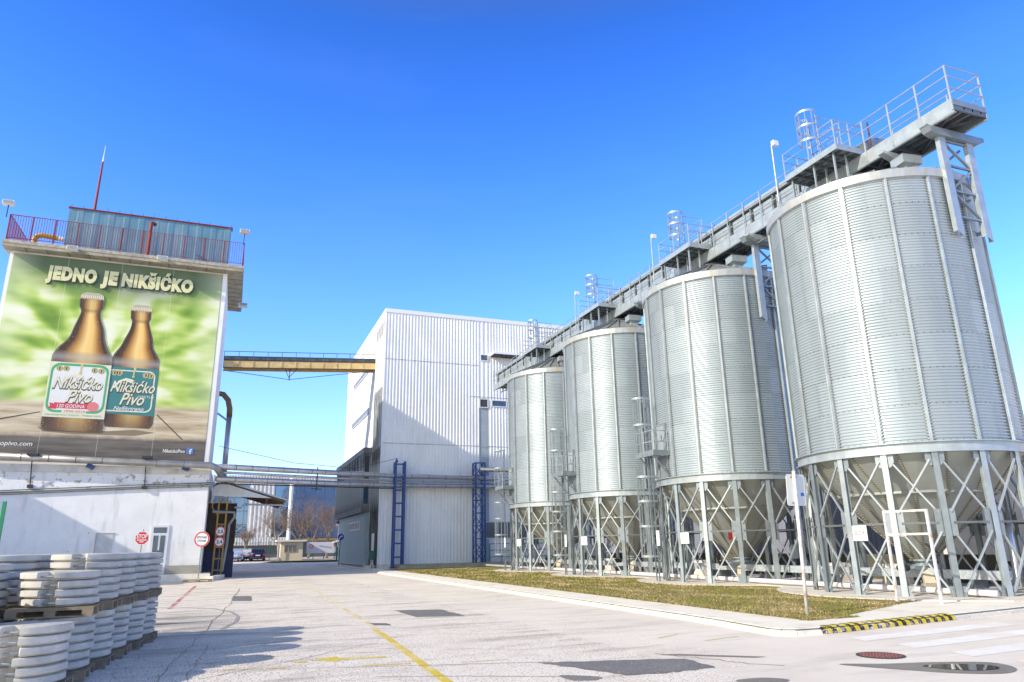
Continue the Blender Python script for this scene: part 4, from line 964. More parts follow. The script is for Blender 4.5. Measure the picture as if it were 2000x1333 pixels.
# headline with its printed dark shadow
for dx, dz, k, m in ((.10,-.10,20,flat('headline_shadow',(.03,.045,.03))),(0,0,22,flat('headline_print',(.74,.71,.38)))):
    mb = MB(); y = BY-.012-.004*k
    for w_, x0_, x1_ in (('JEDNO',-12.85,-9.92),('JE',-9.66,-8.66),('NIKŠIĆKO',-8.42,-3.95)):
        text(mb, w_, (x0_+dx,y,19.17+dz), (.9999,0,-.002), (.03,0,1), h=.92 if 'Š' not in w_ else 1.2, w=x1_-x0_, bold=.078, space=1.16)
    mb.build('headline', m, t, fix=False)
wt('niksickopivo.com', -14.8, 8.12, 2.8, .27, 5, wht_m, 'web_address', t, .15, .01)
wt('NiksickoPivo', -4.63, 7.93, 1.32, .22, 5, wht_m, 'page_name', t, 0, .02)
fill([(-3.22,7.86),(-2.80,7.86),(-2.80,8.28),(-3.22,8.28)], 5, flat('fb_blue',(.09,.20,.50)), 'page_logo', t); wt('f', -3.06, 7.87, .18, .34, 6, wht_m, 'logo_letter', t, 0, .02)
for pts in ([(-14.8,9.55),(-11.9,10.3),(-11.9,10.25),(-14.8,9.45)],[(-5.3,10.4),(-3.6,8.8),(-3.5,8.8),(-5.2,10.4)]):
    fill(pts, 2, flat('plank_gap',(.10,.08,.05)), 'plank_gap', t)
fill([(-11.9,9.35),(-8,9.2),(-6.5,9.35),(-5.2,9.2),(-6.4,8.95),(-10,8.95),(-11.6,9.05)], 0, flat('bottle_shadow_print',(.26,.20,.13)), 'printed_ground_tone', t)

# ================================================================== GROUND
ZR = -.13; K = 1.0788
def ground_mat():
    m, n, b = nt('road_surface'); p = pos_(n); sp = n.nodes.new('ShaderNodeSeparateXYZ'); n.links.new(p, sp.inputs[0]); X, Y = sp.outputs[0], sp.outputs[1]
    big = noise_(n, p, .35, 5, .6); mid = noise_(n, p, 2.2, 5, .65); st = noise_(n, p, .8, 6, .65, (.45,1.7,1))
    agg = noise_(n, p, 30, 3, .8); agg2 = noise_(n, p, 110, 2, .7)
    old = mix_(n, ramp_(n, mid, [(.3,0.),(.7,1.)]), (.84,.735,.62), (.95,.86,.74))
    old = mix_(n, math_(n, 'MULTIPLY', ramp_(n, st, [(.50,0.),(.66,1.)]), .55), old, (.33,.28,.24))
    old = mix_(n, math_(n, 'MULTIPLY', ramp_(n, agg, [(.53,0.),(.62,1.)]), .85), old, (.13,.115,.10))
    old = mix_(n, math_(n, 'MULTIPLY', ramp_(n, agg, [(.30,1.),(.42,0.)]), .5), old, (.92,.86,.78))
    new = mix_(n, ramp_(n, big, [(.3,0.),(.7,1.)]), (.78,.69,.585), (.91,.82,.70))
    new = mix_(n, math_(n, 'MULTIPLY', ramp_(n, st, [(.50,0.),(.68,1.)]), .45), new, (.44,.37,.31))
    new = mix_(n, math_(n, 'MULTIPLY', agg, .30), new, (.70,.61,.51))
    wob = math_(n, 'ADD', X, math_(n, 'MULTIPLY', mid, .12))
    side = ramp_(n, math_(n, 'DIVIDE', math_(n, 'SUBTRACT', wob, 6.66), .15), [(0.,0.),(1.,1.)])
    c = mix_(n, side, old, new)
    # seam between the two surfaces
    sm = ramp_(n, math_(n, 'ABSOLUTE', math_(n, 'SUBTRACT', wob, 6.75)), [(0.,1.),(.06,0.)]); c = mix_(n, math_(n, 'MULTIPLY', sm, .25), c, (.80,.77,.72))
    # grime in front of the block stacks
    dx = math_(n, 'POWER', math_(n, 'DIVIDE', math_(n, 'SUBTRACT', X, -1.0), 2.6), 2.0); dy = math_(n, 'POWER', math_(n, 'DIVIDE', math_(n, 'SUBTRACT', Y, 21.5), 4.5), 2.0)
    gm = math_(n, 'SUBTRACT', 1.0, math_(n, 'ADD', dx, dy), clamp=True)
    c = mix_(n, math_(n, 'MULTIPLY', math_(n, 'MULTIPLY', gm, ramp_(n, st, [(.35,0.),(.6,1.)])), .8), c, (.22,.19,.165))
    # road far beyond is greyer
    n.links.new(c, b.inputs['Base Color']); b.inputs['Roughness'].default_value = .9; b.inputs['Specular IOR Level'].default_value = .2
    bn = n.nodes.new('ShaderNodeBump'); bn.inputs['Strength'].default_value = .5; bn.inputs['Distance'].default_value = .012
    n.links.new(agg, bn.inputs['Height']); n.links.new(bn.outputs[0], b.inputs['Normal']); return m
g = MB(); xs = [-900,-60,-20,0,20,60,900]; ys = [-300,-20,10,40,76,100,300,2500]; zs = [ZR,ZR,ZR,ZR,ZR,.45,.5,.5]
g.add([(x,y,z) for y,z in zip(ys,zs) for x in xs], [(j*7+i, j*7+i+1, (j+1)*7+i+1, (j+1)*7+i) for j in range(7) for i in range(6)])
struct(g.build('ground', ground_mat(), loc=(0,0,0), fix=False))
def sheet_mesh(pts, z, name, m, kind='structure'):
    o = MB().poly([(x,y,z) for x,y in pts]).build(name, m, fix=False); struct(o, kind); return o
def rk(pts): return [(x*K, y*K) for x, y in pts]
def paint(name, col, wear=.5):
    if name in MATS: return MATS[name]
    m, n, b = nt(name); p = pos_(n); f = noise_(n, p, 26, 4, .7); f2 = noise_(n, p, 1.6, 3)
    w = math_(n, 'ADD', math_(n, 'MULTIPLY', f, .6), math_(n, 'MULTIPLY', f2, .5))
    msk = ramp_(n, w, [(.5+.12*(1-wear), 0.), (.6+.12*(1-wear), 1.)])
    n.links.new(mix_(n, msk, col, (.88,.78,.66)), b.inputs['Base Color']); b.inputs['Roughness'].default_value = .8; MATS[name] = m; return m
yp = paint('worn_yellow_paint', (.72,.53,.04), .5); ypf = paint('faint_yellow_paint', (.70,.56,.22), .95); rpnt = paint('worn_red_paint', (.52,.17,.15), .55); wp = paint('white_road_paint', (.93,.90,.86), .85); wpf = paint('faint_white_paint', (.72,.69,.66), .8)
def stroke(pts, w, name, m, z=.004):
    pts = [Vector((x,y,0)) for x, y in pts]; L = []; Rr = []
    for i, p in enumerate(pts):
        d = (pts[min(i+1,len(pts)-1)] - pts[max(i-1,0)]).normalized(); nrm = Vector((-d.y,d.x,0))*w/2
        L.append(p+nrm); Rr.append(p-nrm)
    mb = MB(); n_ = len(pts); mb.add([(v.x,v.y,ZR+z) for v in L+Rr], [(i,i+1,n_+i+1,n_+i) for i in range(n_-1)])
    return struct(mb.build(name, m, fix=False))
stroke(rk([(3.73,42.4),(3.41,29.7),(3.23,22.8),(3.17,20.0),(3.12,17.4),(3.05,16.2)]), .13, 'road_marking', ypf); stroke(rk([(3.0,16.0),(2.97,14.6),(2.82,11.6),(2.73,9.5),(2.6,6)]), .15, 'road_marking', yp)
stroke(rk([(-1.41,40.3),(-1.54,24.9)]), .14, 'road_marking', rpnt)
stroke(rk([(7.0,80),(6.35,45),(6.1,28)]), .10, 'road_marking', wpf)
for a_, b_, w_, m_ in (((.06,11.9),(.95,11.65),.07,yp),((1.84,12.85),(2.56,12.6),.06,ypf),((1.95,11.35),(2.65,11.2),.07,yp),((3.39,12.42),(4.1,12.3),.05,ypf),((3.35,10.98),(4.07,10.92),.05,ypf),((.3,13.05),(1.2,12.9),.05,ypf),
                       ((5.5,11.9),(6.2,11.9),.05,ypf),((7.4,12.0),(8.0,12.3),.05,yp),((7.9,11.3),(8.75,11.5),.05,yp),((6.1,11.1),(7.0,11.2),.05,ypf)):
    stroke(rk([a_,b_]), w_, 'road_marking', m_)
o = MB(); ar = rk([(1.3,12.25),(1.75,12.45),(1.72,12.3),(2.45,12.12),(2.45,11.98),(1.72,12.05),(1.7,11.9)]); o.poly([(x,y,ZR+.004) for x,y in ar]); struct(o.build('road_marking', yp, fix=False))
sheet_mesh(rk([(1.05,12.25),(1.25,12.2),(1.25,12.05),(1.05,12.1)]), ZR+.004, 'road_marking', yp)
for i in range(4):   # zebra crossing by the striped kerb
    y = 9.97 - i*.98; sheet_mesh(rk([(10.18,y),(14.6,y+.42),(14.6,y+.92),(10.3,y+.46)]), ZR+.004, 'road_marking', wp)
def patch_mat():
    m, n, b = nt('dark_asphalt_patch'); p = pos_(n); f = noise_(n, p, 34, 3, .8); g = noise_(n, p, 1.5, 4)
    c = mix_(n, g, (.13,.125,.125), (.24,.225,.215)); c = mix_(n, ramp_(n, f, [(.55,0.),(.68,1.)]), c, (.42,.39,.36)); c = mix_(n, ramp_(n, f, [(.3,.8),(.42,0.)]), c, (.06,.06,.06))
    n.links.new(c, b.inputs['Base Color']); b.inputs['Roughness'].default_value = .95; return m
asp = patch_mat()
def rough_edge(pts, j=.035, L=.12):
    rnd = random.Random(len(pts)*7+int(pts[0][0]*10)); out = []
    for a, b in zip(pts, pts[1:]+pts[:1]):
        d = math.dist(a, b); n_ = max(1, int(d/L))
        for i in range(n_): out.append((a[0]+(b[0]-a[0])*i/n_+rnd.uniform(-j,j), a[1]+(b[1]-a[1])*i/n_+rnd.uniform(-j,j)))
    return out
dmp = M('damp_asphalt', (.24,.21,.18), .45, 0, .2, 5)
sheet_mesh(rough_edge(rk([(4.36,20.52),(5.56,20.14),(5.62,18.06),(4.43,18.31)])), ZR+.005, 'asphalt_patch', asp)
sheet_mesh(rough_edge(rk([(4.35,10.41),(6.46,9.75),(6.36,8.93),(5.6,8.82),(4.98,8.91)])), ZR+.005, 'asphalt_patch', asp)
sheet_mesh(rough_edge(rk([(3.11,17.43),(3.5,17.2),(3.48,16.72),(3.15,16.9)])), ZR+.008, 'asphalt_patch', asp)
sheet_mesh(rough_edge(rk([(.28,30.2),(.92,29.9),(.85,27.0),(.22,27.4)])), ZR+.005, 'asphalt_patch', asp)
sheet_mesh([(10.2,8.6),(10.2,8.9)] and rk([(6.3,10.25),(6.6,10.2),(7.6,9.35),(7.4,9.35)]), ZR+.005, 'damp_patch', dmp)
def blob(pts, z, name, m):
    q = []; n_ = len(pts)
    for i in range(n_):
        p0, p1, p2, p3 = pts[i-1], pts[i], pts[(i+1)%n_], pts[(i+2)%n_]
        for k in range(6):
            s = k/6; q.append(tuple(.5*(2*p1[j]+(-p0[j]+p2[j])*s+(2*p0[j]-5*p1[j]+4*p2[j]-p3[j])*s*s+(-p0[j]+3*p1[j]-3*p2[j]+p3[j])*s**3) for j in (0,1)))
    return sheet_mesh(q, z, name, m)
blob(rk([(8.0,8.35),(8.6,8.1),(9.3,7.9),(9.9,7.55),(9.75,7.1),(9.3,6.9),(8.85,7.1),(8.5,7.5)]), ZR+.005, 'damp_patch', dmp)
wm, wn_, wb = nt('puddle_water'); wb.inputs['Base Color'].default_value = (.05,.045,.04,1); wb.inputs['Roughness'].default_value = .02; wb.inputs['Specular IOR Level'].default_value = 1.0; wb.inputs['IOR'].default_value = 1.6
blob(rk([(8.85,7.75),(9.3,7.68),(9.65,7.4),(9.5,7.15),(9.1,7.2),(8.9,7.45)]), ZR+.010, 'puddle', wm)
blob(rk([(6.0,8.0),(6.4,8.0),(6.6,7.75),(6.3,7.6),(6.0,7.7)]), ZR+.005, 'damp_patch', dmp); blob(rk([(4.2,9.3),(4.6,9.0),(4.5,8.8),(4.2,8.9)]), ZR+.005, 'damp_patch', dmp)
random.seed(3)
def crack(p, q, w=.03, j=.10, n=26):
    pts = []; off = 0
    for i in range(n+1):
        s = i/n; off = off*.8 + random.uniform(-j,j)
        pts.append((p[0]+(q[0]-p[0])*s + off, p[1]+(q[1]-p[1])*s + random.uniform(-j,j)*.3))
    stroke(rk(pts), w, 'road_crack', M('crack_dark',(.16,.14,.12),.95), .006)
crack((.62,36.0),(.25,29.5),.03,.03); crack((.2,27.3),(-.35,17.7),.016,.04); crack((-.35,17.7),(-.9,9),.009,.05); crack((-.2,15),(-.5,10.5),.007,.04); crack((1.6,11.3),(4.6,10.4),.02,.05); crack((6.3,10.4),(7.2,8.6),.02,.05); crack((2.6,13.8),(-.2,11.2),.015,.05)
crack((2.0,10.3),(4.3,9.2),.02,.06)
sk = [(-1.9,25.5),(-1.1,25.0),(-.3,24.2),(.2,22.6),(.36,21.0),(.30,19.6),(.0,17.9)]
stroke(rk(sk), .10, 'tyre_mark', M('tyre_mark',(.38,.35,.34),.8), .007)
# manhole
mx, my = 9.12*K, 8.68*K
t = empty('manhole_cover', (mx,my,ZR), 'round rusty red manhole cover in the road near the puddle', 'manhole cover')
MB().lathe([(.36,ZR+.001),(.36,ZR+.012),(.32,ZR+.014)], 32, (mx,my)).build('rim', dark_m, t)
mc = MB().lathe([(.32,ZR+.013),(.0,ZR+.013)], 32, (mx,my)); 
for i in range(-4,5):
    for j in range(-4,5):
        if i*i+j*j < 18: mc.box(mx+i*.065-.02,mx+i*.065+.02,my+j*.065-.02,my+j*.065+.02,ZR+.012,ZR+.02)
mc.build('lid', M('rusty_iron',(.26,.10,.085),.75,0,.25,20), t)

# pavement, kerb, lawn, pad
def offset(pts, d):
    out = []
    for i, p in enumerate(pts):
        a = Vector(pts[max(i-1,0)]); b = Vector(pts[min(i+1,len(pts)-1)]); v = (b-a).normalized(); n_ = Vector((-v.y, v.x)); out.append((p[0]+n_.x*d, p[1]+n_.y*d))
    return out
kp = [(10.36,97),(10.36,15.6),(10.3,14.2),(10.18,13.1),(10.12,12.4),(10.2,12.05),(10.45,11.88),(11.1,11.84),(12.4,12.02),(15.44,12.45),(18.4,12.88),(45,16.8)]
def dens(pts, L=.5):
    out = []
    for a, b in zip(pts, pts[1:]):
        d = math.dist(a, b); n_ = max(1, int(d/L))
        for i in range(n_): out.append((a[0]+(b[0]-a[0])*i/n_, a[1]+(b[1]-a[1])*i/n_))
    return out + [pts[-1]]
kd = dens(kp, .52); inn = offset(kd, .10); inn2 = offset(kd, .26); inn3 = offset(kd, .30)
def kerb_pieces(i0, i1, cond):
    k_ = MB()
    for i in range(i0, i1):
        if not cond(i): continue
        def lp(P, s): a, b = P[i], P[i+1]; return (a[0]+(b[0]-a[0])*s, a[1]+(b[1]-a[1])*s)
        s0, s1 = .02+.012*math.sin(i*7.3), .98
        A = [(*lp(kd,s0),ZR-.02),(*lp(kd,s0),-.05),(*lp(inn,s0),.0),(*lp(inn2,s0),.006),(*lp(inn2,s0),ZR-.02)]
        B = [(*lp(kd,s1),ZR-.02),(*lp(kd,s1),-.05),(*lp(inn,s1),.0),(*lp(inn2,s1),.006),(*lp(inn2,s1),ZR-.02)]
        k_.add(A+B, [(0,1,2,3,4),(9,8,7,6,5)]+[(j,j+5,(j+1)%5+5,(j+1)%5) for j in range(5)])
    return k_
far_i = next(i for i, p in enumerate(kd) if p[1] < 60)
struct(kerb_pieces(0, len(kd)-1, lambda i: True).build('kerb', kerb_m))
jn = MB().add([(x,y,-.012) for x,y in offset(kd,.02)]+[(x,y,-.012) for x,y in inn3], [(i,i+1,len(kd)+i+1,len(kd)+i) for i in range(len(kd)-1)])
struct(jn.build('kerb_joint', M('joint_mortar',(.22,.19,.15),.9), fix=False))
# yellow and black stripes painted on the kerb
ky = MB(); kb = MB(); a0 = Vector((11.05,11.84)); a1 = Vector((15.5,12.46)); d = (a1-a0); L = d.length; u = d/L; nv = Vector((-u.y,u.x)); ns = 32
def kz(p, o, z): q = p + nv*o; return (q.x, q.y, z)
random.seed(11)
for i in range(ns):
    s0, s1 = L*i/ns, L*(i+1)/ns
    def kpt(s, o, z):
        x = 11.05 + u.x*s; 
        # follow the kerb line exactly
        for (xa,ya),(xb,yb) in zip(kp[7:], kp[8:]):
            if xa <= x <= xb: y = ya+(yb-ya)*(x-xa)/(xb-xa); vv = Vector((xb-xa,yb-ya)).normalized(); nn = Vector((-vv.y,vv.x)); return (x+nn.x*o, y+nn.y*o, z)
        return (x, 11.84, z)
    e = .006; sl = .09
    P = [kpt(s0,-e,ZR+.01), kpt(s1,-e,ZR+.01), kpt(s1-sl*.4,-e,-.045), kpt(s0-sl*.4,-e,-.045)]
    Q = [kpt(s0-sl*.4,-e,-.045), kpt(s1-sl*.4,-e,-.045), kpt(s1-sl*.8,.10-e,.008), kpt(s0-sl*.8,.10-e,.008)]
    W = [kpt(s0-sl*.8,.10-e,.008), kpt(s1-sl*.8,.10-e,.008), kpt(s1-sl,.24,.012), kpt(s0-sl,.24,.012)]
    (kb if i % 2 == 0 else ky).add(P+Q+W, [(0,1,2,3),(4,5,6,7),(8,9,10,11)])
struct(ky.build('kerb_paint', paint('kerb_yellow',(.80,.60,.02),.3), fix=False)); struct(kb.build('kerb_paint', paint('kerb_black',(.03,.03,.03),.45), fix=False))
pv = [(x,y) for x,y in inn2]
pm = M('pavement_concrete', (.93,.85,.70), .85, 0, .06, 1.2, stain=(.58,.51,.41), stain_amt=.45, bump=.3)
sheet_mesh([(x,y) for x,y in pv]+[(45,97)], .0, 'pavement', pm)
def grass_mat(nm, a, b_, c_):
    m, n, b = nt(nm); p = pos_(n); f = noise_(n, p, .9, 5, .65, (1,.6,1)); f2 = noise_(n, p, 7, 4, .7)
    c = mix_(n, ramp_(n, f, [(.38,0.),(.6,1.)]), a, b_); c = mix_(n, ramp_(n, f2, [(.45,0.),(.7,.8)]), c, c_)
    n.links.new(c, b.inputs['Base Color']); b.inputs['Roughness'].default_value = .9; return m
gm_ = grass_mat('lawn_ground', (.24,.165,.065), (.22,.22,.03), (.46,.36,.18))
lawn = [(11.75,60.0),(11.75,13.4),(11.85,13.02),(12.2,12.98),(13.2,13.4),(17.9,15.55),(24,18),(40,20),(40,60.0)]
sheet_mesh(lawn, .006, 'lawn', gm_)
# slab under the silos with scalloped edge
Lp = []
y = 13.9
while y <= 52.2:
    xx = 26
    for c in CEN:
        dd = 4.75**2 - (y-c[1])**2
        if dd > 0: xx = min(xx, c[0]-math.sqrt(dd))
    Lp.append((min(xx, 19.5), y)); y += .35
pad = [(27,13.9)]+[(27,52.2)]+Lp[::-1]
pad = Lp + [(27,52.2),(27,14.9),(22,14.0)]
po = MB().prism(pad, -.05, .03); struct(po.build('silo_slab', conc_m))
# grass blades
random.seed(5)
from mathutils import noise as mno
def inlawn(x, y):
    x0j = 11.75 - .09*max(0, mno.noise(Vector((x*3, y*3, 5)))*2)
    if x < x0j or x > 18.6: return False
    if y < 13.0: return False
    if y < 13.36 + (x-13.2)*.457 - .12*max(0, mno.noise(Vector((x*3, y*3, 9)))*2) and x > 13.2: return False
    if x > 27: return True
    for c in CEN:
        if (x-c[0])**2 + (y-c[1])**2 < 4.75**2: return False
    return x < 18.2 or (x < 19.4)
from mathutils import noise as mno
gb = [MB(), MB(), MB()]
cnt = 0
while cnt < 52000:
    y = 13 + 45*(random.random()**1.9); x = random.uniform(11.66, 19.0)
    if not inlawn(x, y): cnt += 0; 
    else:
        cnt += 1; h = random.uniform(.015,.045)*(1+ .5*(y>25)); w = random.uniform(.006,.014)*(1+(y-13)*.05); a = random.uniform(0,6.28); lx, ly = random.gauss(0,.03), random.gauss(0,.03)
        v = mno.noise(Vector((x*.9, y*.5, 0))) + random.uniform(-.35,.35)
        k = 0 if v < -.12 else (1 if v < .22 else 2)
        gb[k].add([(x-w*math.cos(a),y-w*math.sin(a),.004),(x+w*math.cos(a),y+w*math.sin(a),.004),(x+lx,y+ly,h)], [(0,1,2)])
    if random.random() < 0: break
for i in range(900):   # taller tufts, mostly along the edges
    y = 13 + 30*(random.random()**1.8); x = random.choice([random.uniform(11.7,12.0), random.uniform(11.78,18.5)])
    if not inlawn(x, y): continue
    for j in range(12):
        a = random.uniform(0,6.28); w = .008*(1+(y-13)*.03); px_, py_ = x+random.gauss(0,.03), y+random.gauss(0,.03); h = random.uniform(.04,.10)
        gb[random.randrange(3)].add([(px_-w*math.cos(a),py_-w*math.sin(a),.004),(px_+w*math.cos(a),py_+w*math.sin(a),.004),(px_+random.gauss(0,.04),py_+random.gauss(0,.04),h)], [(0,1,2)])
for mb, nm, col in zip(gb, ('a','b','c'), ((.22,.23,.03),(.28,.20,.07),(.55,.43,.22))):
    o = mb.build('grass', M('blade_'+nm, col, .8, 0, .3, 2), loc=(15,30,0), fix=False); tag(o, ['fresh green blades of the short lawn beside the silos','olive brown blades of the short lawn beside the silos','dry straw coloured blades of the short lawn beside the silos'][ord(nm)-97], 'grass'); o['kind'] = 'stuff'
# left pavement in front of the old building
o = MB().box(-30, -1.1, 50.75, 56, ZR, .27); struct(o.build('pavement', pm)); o = MB().box(-30, -1.0, 50.45, 50.75, ZR-.02, .29); struct(o.build('kerb', kerb_m))
o = MB().bar((-.95,50.3,.0),(-.3,53.6,.0),.28,.28); struct(o.build('kerb', kerb_m))
# ================================================================== STACKS OF CONCRETE BLOCKS ON PALLETS
def make_block(loc):
    """round cast base with two notches bridged by a steel bar"""
    t = empty('concrete_block', loc, 'x', 'concrete block'); mb = MB(); x0, y0, z0 = loc; Rb = .53
    outline = []
    for i in range(60):
        a = 2*PI*i/60 ; r = Rb
        outline.append((a, r))
    # solid in four angular sectors, notched towards -Y and +Y
    n0 = 72; prof = [(.89,.001),(.90,.013),(.985,.021),(1.0,.027),(.995,.094),(.978,.101),(.88,.110),(.60,.114),(0,.114)]
    vs = []; fs = []
    def isn(k): a = (360*k/n0) % 360; return min(abs(a-262), abs(a-82)) < 9
    for j, (rr, zz) in enumerate(prof):
        for k in range(n0):
            a = 2*PI*k/n0; r = Rb*rr
            if isn(k): r = min(r, Rb*.60)
            vs.append((x0+r*math.cos(a), y0+r*math.sin(a), z0+zz))
    for j in range(len(prof)-1):
        for k in range(n0): fs.append((j*n0+k, j*n0+(k+1)%n0, (j+1)*n0+(k+1)%n0, (j+1)*n0+k))
    fs.append(tuple(range(n0-1,-1,-1))); mb.add(vs, fs)
    smooth_angle(mb.build('casting', block_m, t), 22)
    for a in (262, 82):
        a = rad(a); c_ = Vector((x0+.45*math.cos(a), y0+.45*math.sin(a), z0+.045)); v = Vector((-math.sin(a), math.cos(a), 0))*.085
        MB().tube([c_-v, c_+v], .012, 6).build('handle', galv, t)
    return t
def make_pallet(loc):
    t = empty('pallet', loc, 'x', 'pallet'); x, y, z = loc
    for i in range(7): a = y-.52+i*.158; MB().box(x-.55,x+.55,a,a+.09,z+.115,z+.137).build('deck_board', wood_m, t)
    for s in (-.48,0,.48): MB().box(x-.55,x+.55,y+s-.05,y+s+.05,z+.094,z+.114).build('stringer', wood_m, t); MB().box(x-.55,x+.55,y+s-.05,y+s+.05,z+.0,z+.018).build('bottom_board', wood_m, t)
    for a in (-.48,0,.48):
        for s in (-.48,0,.48): MB().box(x+a-.07,x+a+.07,y+s-.05,y+s+.05,z+.019,z+.093).build('spacer', wood_m, t)
    return t
fm, fn, fb = nt('stretch_film'); fp = pos_(fn)
tr_ = fn.nodes.new('ShaderNodeBsdfTransparent'); mx_ = fn.nodes.new('ShaderNodeMixShader'); fb.inputs['Base Color'].default_value = (.75,.75,.74,1); fb.inputs['Roughness'].default_value = .22
fn.links.new(ramp_(fn, noise_(fn, fp, 3.0, 6, .7, (1,1,5)), [(.42,.02),(.56,.08),(.74,.40)]), mx_.inputs[0]); fn.links.new(tr_.outputs[0], mx_.inputs[1]); fn.links.new(fb.outputs[0], mx_.inputs[2])
fn.links.new(mx_.outputs[0], fn.nodes['Material Output'].inputs['Surface'])
fbn = fn.nodes.new('ShaderNodeBump'); fbn.inputs['Strength'].default_value = .9; fbn.inputs['Distance'].default_value = .03; fn.links.new(noise_(fn, fp, 6, 4, .6, (1,1,4)), fbn.inputs['Height']); fn.links.new(fbn.outputs[0], fb.inputs['Normal'])
def make_film(loc, h, hs):
    mb = MB(); n_ = 64; x, y, z = loc; prof = []; m_ = int(h/.0285)
    rnd = random.Random(hs)
    for i in range(m_+1):
        zz = h*i/m_; q = (zz % .115)/.115; rr = .542 - .03*math.exp(-((q-.98)/.14)**2) - .03*math.exp(-((q-.02)/.16)**2); prof.append((rr, z+zz))
    for r, zz in prof:
        for k in range(n_):
            a = 2*PI*k/n_; w = .006*math.sin(5*a+zz*9+hs)+.005*math.sin(13*a-zz*21+hs*2)+rnd.uniform(-.003,.003); mb.v.append((x+(r+w)*math.cos(a), y+(r+w)*math.sin(a), zz))
    for j in range(len(prof)-1):
        for k in range(n_): mb.f.append((j*n_+k, j*n_+(k+1)%n_, (j+1)*n_+(k+1)%n_, (j+1)*n_+k))
    return mb.build('plastic_film', fm, smooth=True, fix=False)
cent = [(-2.28,11.05),(-2.19,12.2),(-2.08,13.3),(-1.97,14.4),(-1.84,15.45),(-1.72,16.45)]
cent = [(x*K, y*K) for x, y in cent]
bproto = None; pproto = None
BH = .124; PH_ = .145
ORD = ('nearest the camera side', 'second', 'third', 'fourth', 'fifth', 'sixth and last')
rowname = lambda i: ('first' , 'second', 'third', 'fourth', 'fifth', 'sixth')[i]
colname = ('the roadside row', 'the middle row', 'the innermost row')
random.seed(21)
for col in range(3):
    for i in range(6):
        cx, cy = cent[i][0]-1.20*col, cent[i][1]+.03*col
        if col == 2 and i < 2: continue
        lower = 6; upper = [0,4,6,6,6,6][i] if col == 0 else ([5,5,6,6,6,6][i] if col == 1 else 6)
        for lev, (zb, nbk) in enumerate(((ZR, lower), (ZR+PH_+6*BH, upper))):
            if nbk == 0: continue
            if lev == 0 and col == 2: continue
            loc = (cx, cy, zb); lv = 'lower' if lev == 0 else 'upper'
            if pproto is None: pproto = pal = make_pallet(loc)
            else: pal = copy_tree(pproto, loc=loc)
            relabel(pal, f'wooden pallet under the {lv} stack, {rowname(i)} from the camera of {colname[col]}', 'wooden pallets carrying concrete blocks')
            pal.rotation_euler[2] = random.uniform(-.03,.03)
            for k in range(nbk):
                bl_loc = (cx+random.uniform(-.022,.022), cy+random.uniform(-.022,.022), zb+PH_+k*BH)
                if bproto is None: bproto = b_ = make_block(bl_loc)
                else: b_ = copy_tree(bproto, loc=bl_loc)
                b_.rotation_euler[2] = rad(random.uniform(-5,5))
                b_.scale = (random.uniform(.985,1.01), random.uniform(.985,1.01), BH/.116)
                relabel(b_, f'grey concrete block, {rowname(k)} from the bottom, {lv} stack, {rowname(i)} pallet of {colname[col]}', 'round concrete blocks stacked on pallets')
            if col == 0 and not (lev == 0 and i == 0) and not (lev == 1 and i == 1):
                o = make_film((cx, cy, zb+PH_+.01), nbk*BH-.06, i*3+lev); tag(o, f'clear plastic film around the {lv} stack, {rowname(i)} pallet of the roadside row', 'plastic film', 'plastic film around the stacks')
            if col == 0 and lev == 0 and i == 0:
                o = make_film((cx, cy, zb+PH_+.01), nbk*BH-.17, 77); tag(o, 'wrinkled plastic film around the big lower stack closest to the road edge', 'plastic film', 'plastic film around the stacks')

# ================================================================== SIGNS
def rot_frame(az):  # sign plane vectors for a sign whose face looks along azimuth az
    n_ = Vector((math.cos(rad(az)), math.sin(rad(az)), 0)); U = Vector((-n_.y, n_.x, 0)); return U, Vector((0,0,1)), n_
sred = flat('sign_red', (.60,.02,.03), .35); swht = flat('sign_white', (.80,.80,.79), .4); sblk = flat('sign_black', (.03,.03,.03), .5); sblu = flat('sign_blue', (.01,.06,.42), .35)
def round_sign(t, c, r, lines, az=-108, ring_=True, base=None, arrow=False):
    U, V, n_ = rot_frame(az); c = Vector(c)
    bk = MB(); n0 = 32
    P = [c + (U*math.cos(2*PI*k/n0)+V*math.sin(2*PI*k/n0))*r for k in range(n0)]; Q = [p - n_*.02 for p in P]
    bk.add([tuple(p) for p in P+Q], [tuple(range(n0)), tuple(range(2*n0-1,n0-1,-1))]+[(k,(k+1)%n0,n0+(k+1)%n0,n0+k) for k in range(n0)])
    pl = bk.build('plate', base or swht, t)
    if ring_: m = MB(); disc(m, c+n_*.004, U, V, r*.98, 36, r*.80); m.build('red_ring', sred, pl, fix=False)
    for s_, dz, h, w in lines:
        m = MB(); text(m, s_, c+n_*.005-U*w/2+V*dz, U, V, h=h, w=w, bold=.03); m.build('lettering', sblk, pl, fix=False)
    return pl
ix, iy = -1.51*K, 45.5*K
t = empty('road_sign', (ix,iy,ZR), 'round red rimmed sign reading ISTOVAR UTOVAR on a pole stuck in a small pallet', 'sign')
MB().tube([(ix,iy,ZR+.1),(ix+.02,iy,2.62)], .035, 8).build('pole', galv, t)
round_sign(t, (ix-.0,iy-.06,2.36), .46, [('ISTOVAR',.04,.14,.60),('UTOVAR',-.17,.14,.54)])
MB().box(ix-.12,ix+.12,iy-.12,iy+.12,ZR+.14,ZR+.26).build('pole_foot', conc_m, t)
o = copy_tree(pproto, loc=(ix,iy,ZR)); o.scale = (1.45,1.3,1); relabel(o, 'small wooden pallet holding the ISTOVAR UTOVAR sign pole', 'wooden pallets carrying concrete blocks')
sx, sy = -5.05, 50.2
t = empty('stop_sign', (sx,sy,.27), 'octagonal red STOP sign on a short pole in front of the white wall', 'sign')
MB().tube([(sx-.02,sy,.27),(sx+.03,sy,3.0)], .03, 8).build('pole', galv, t)
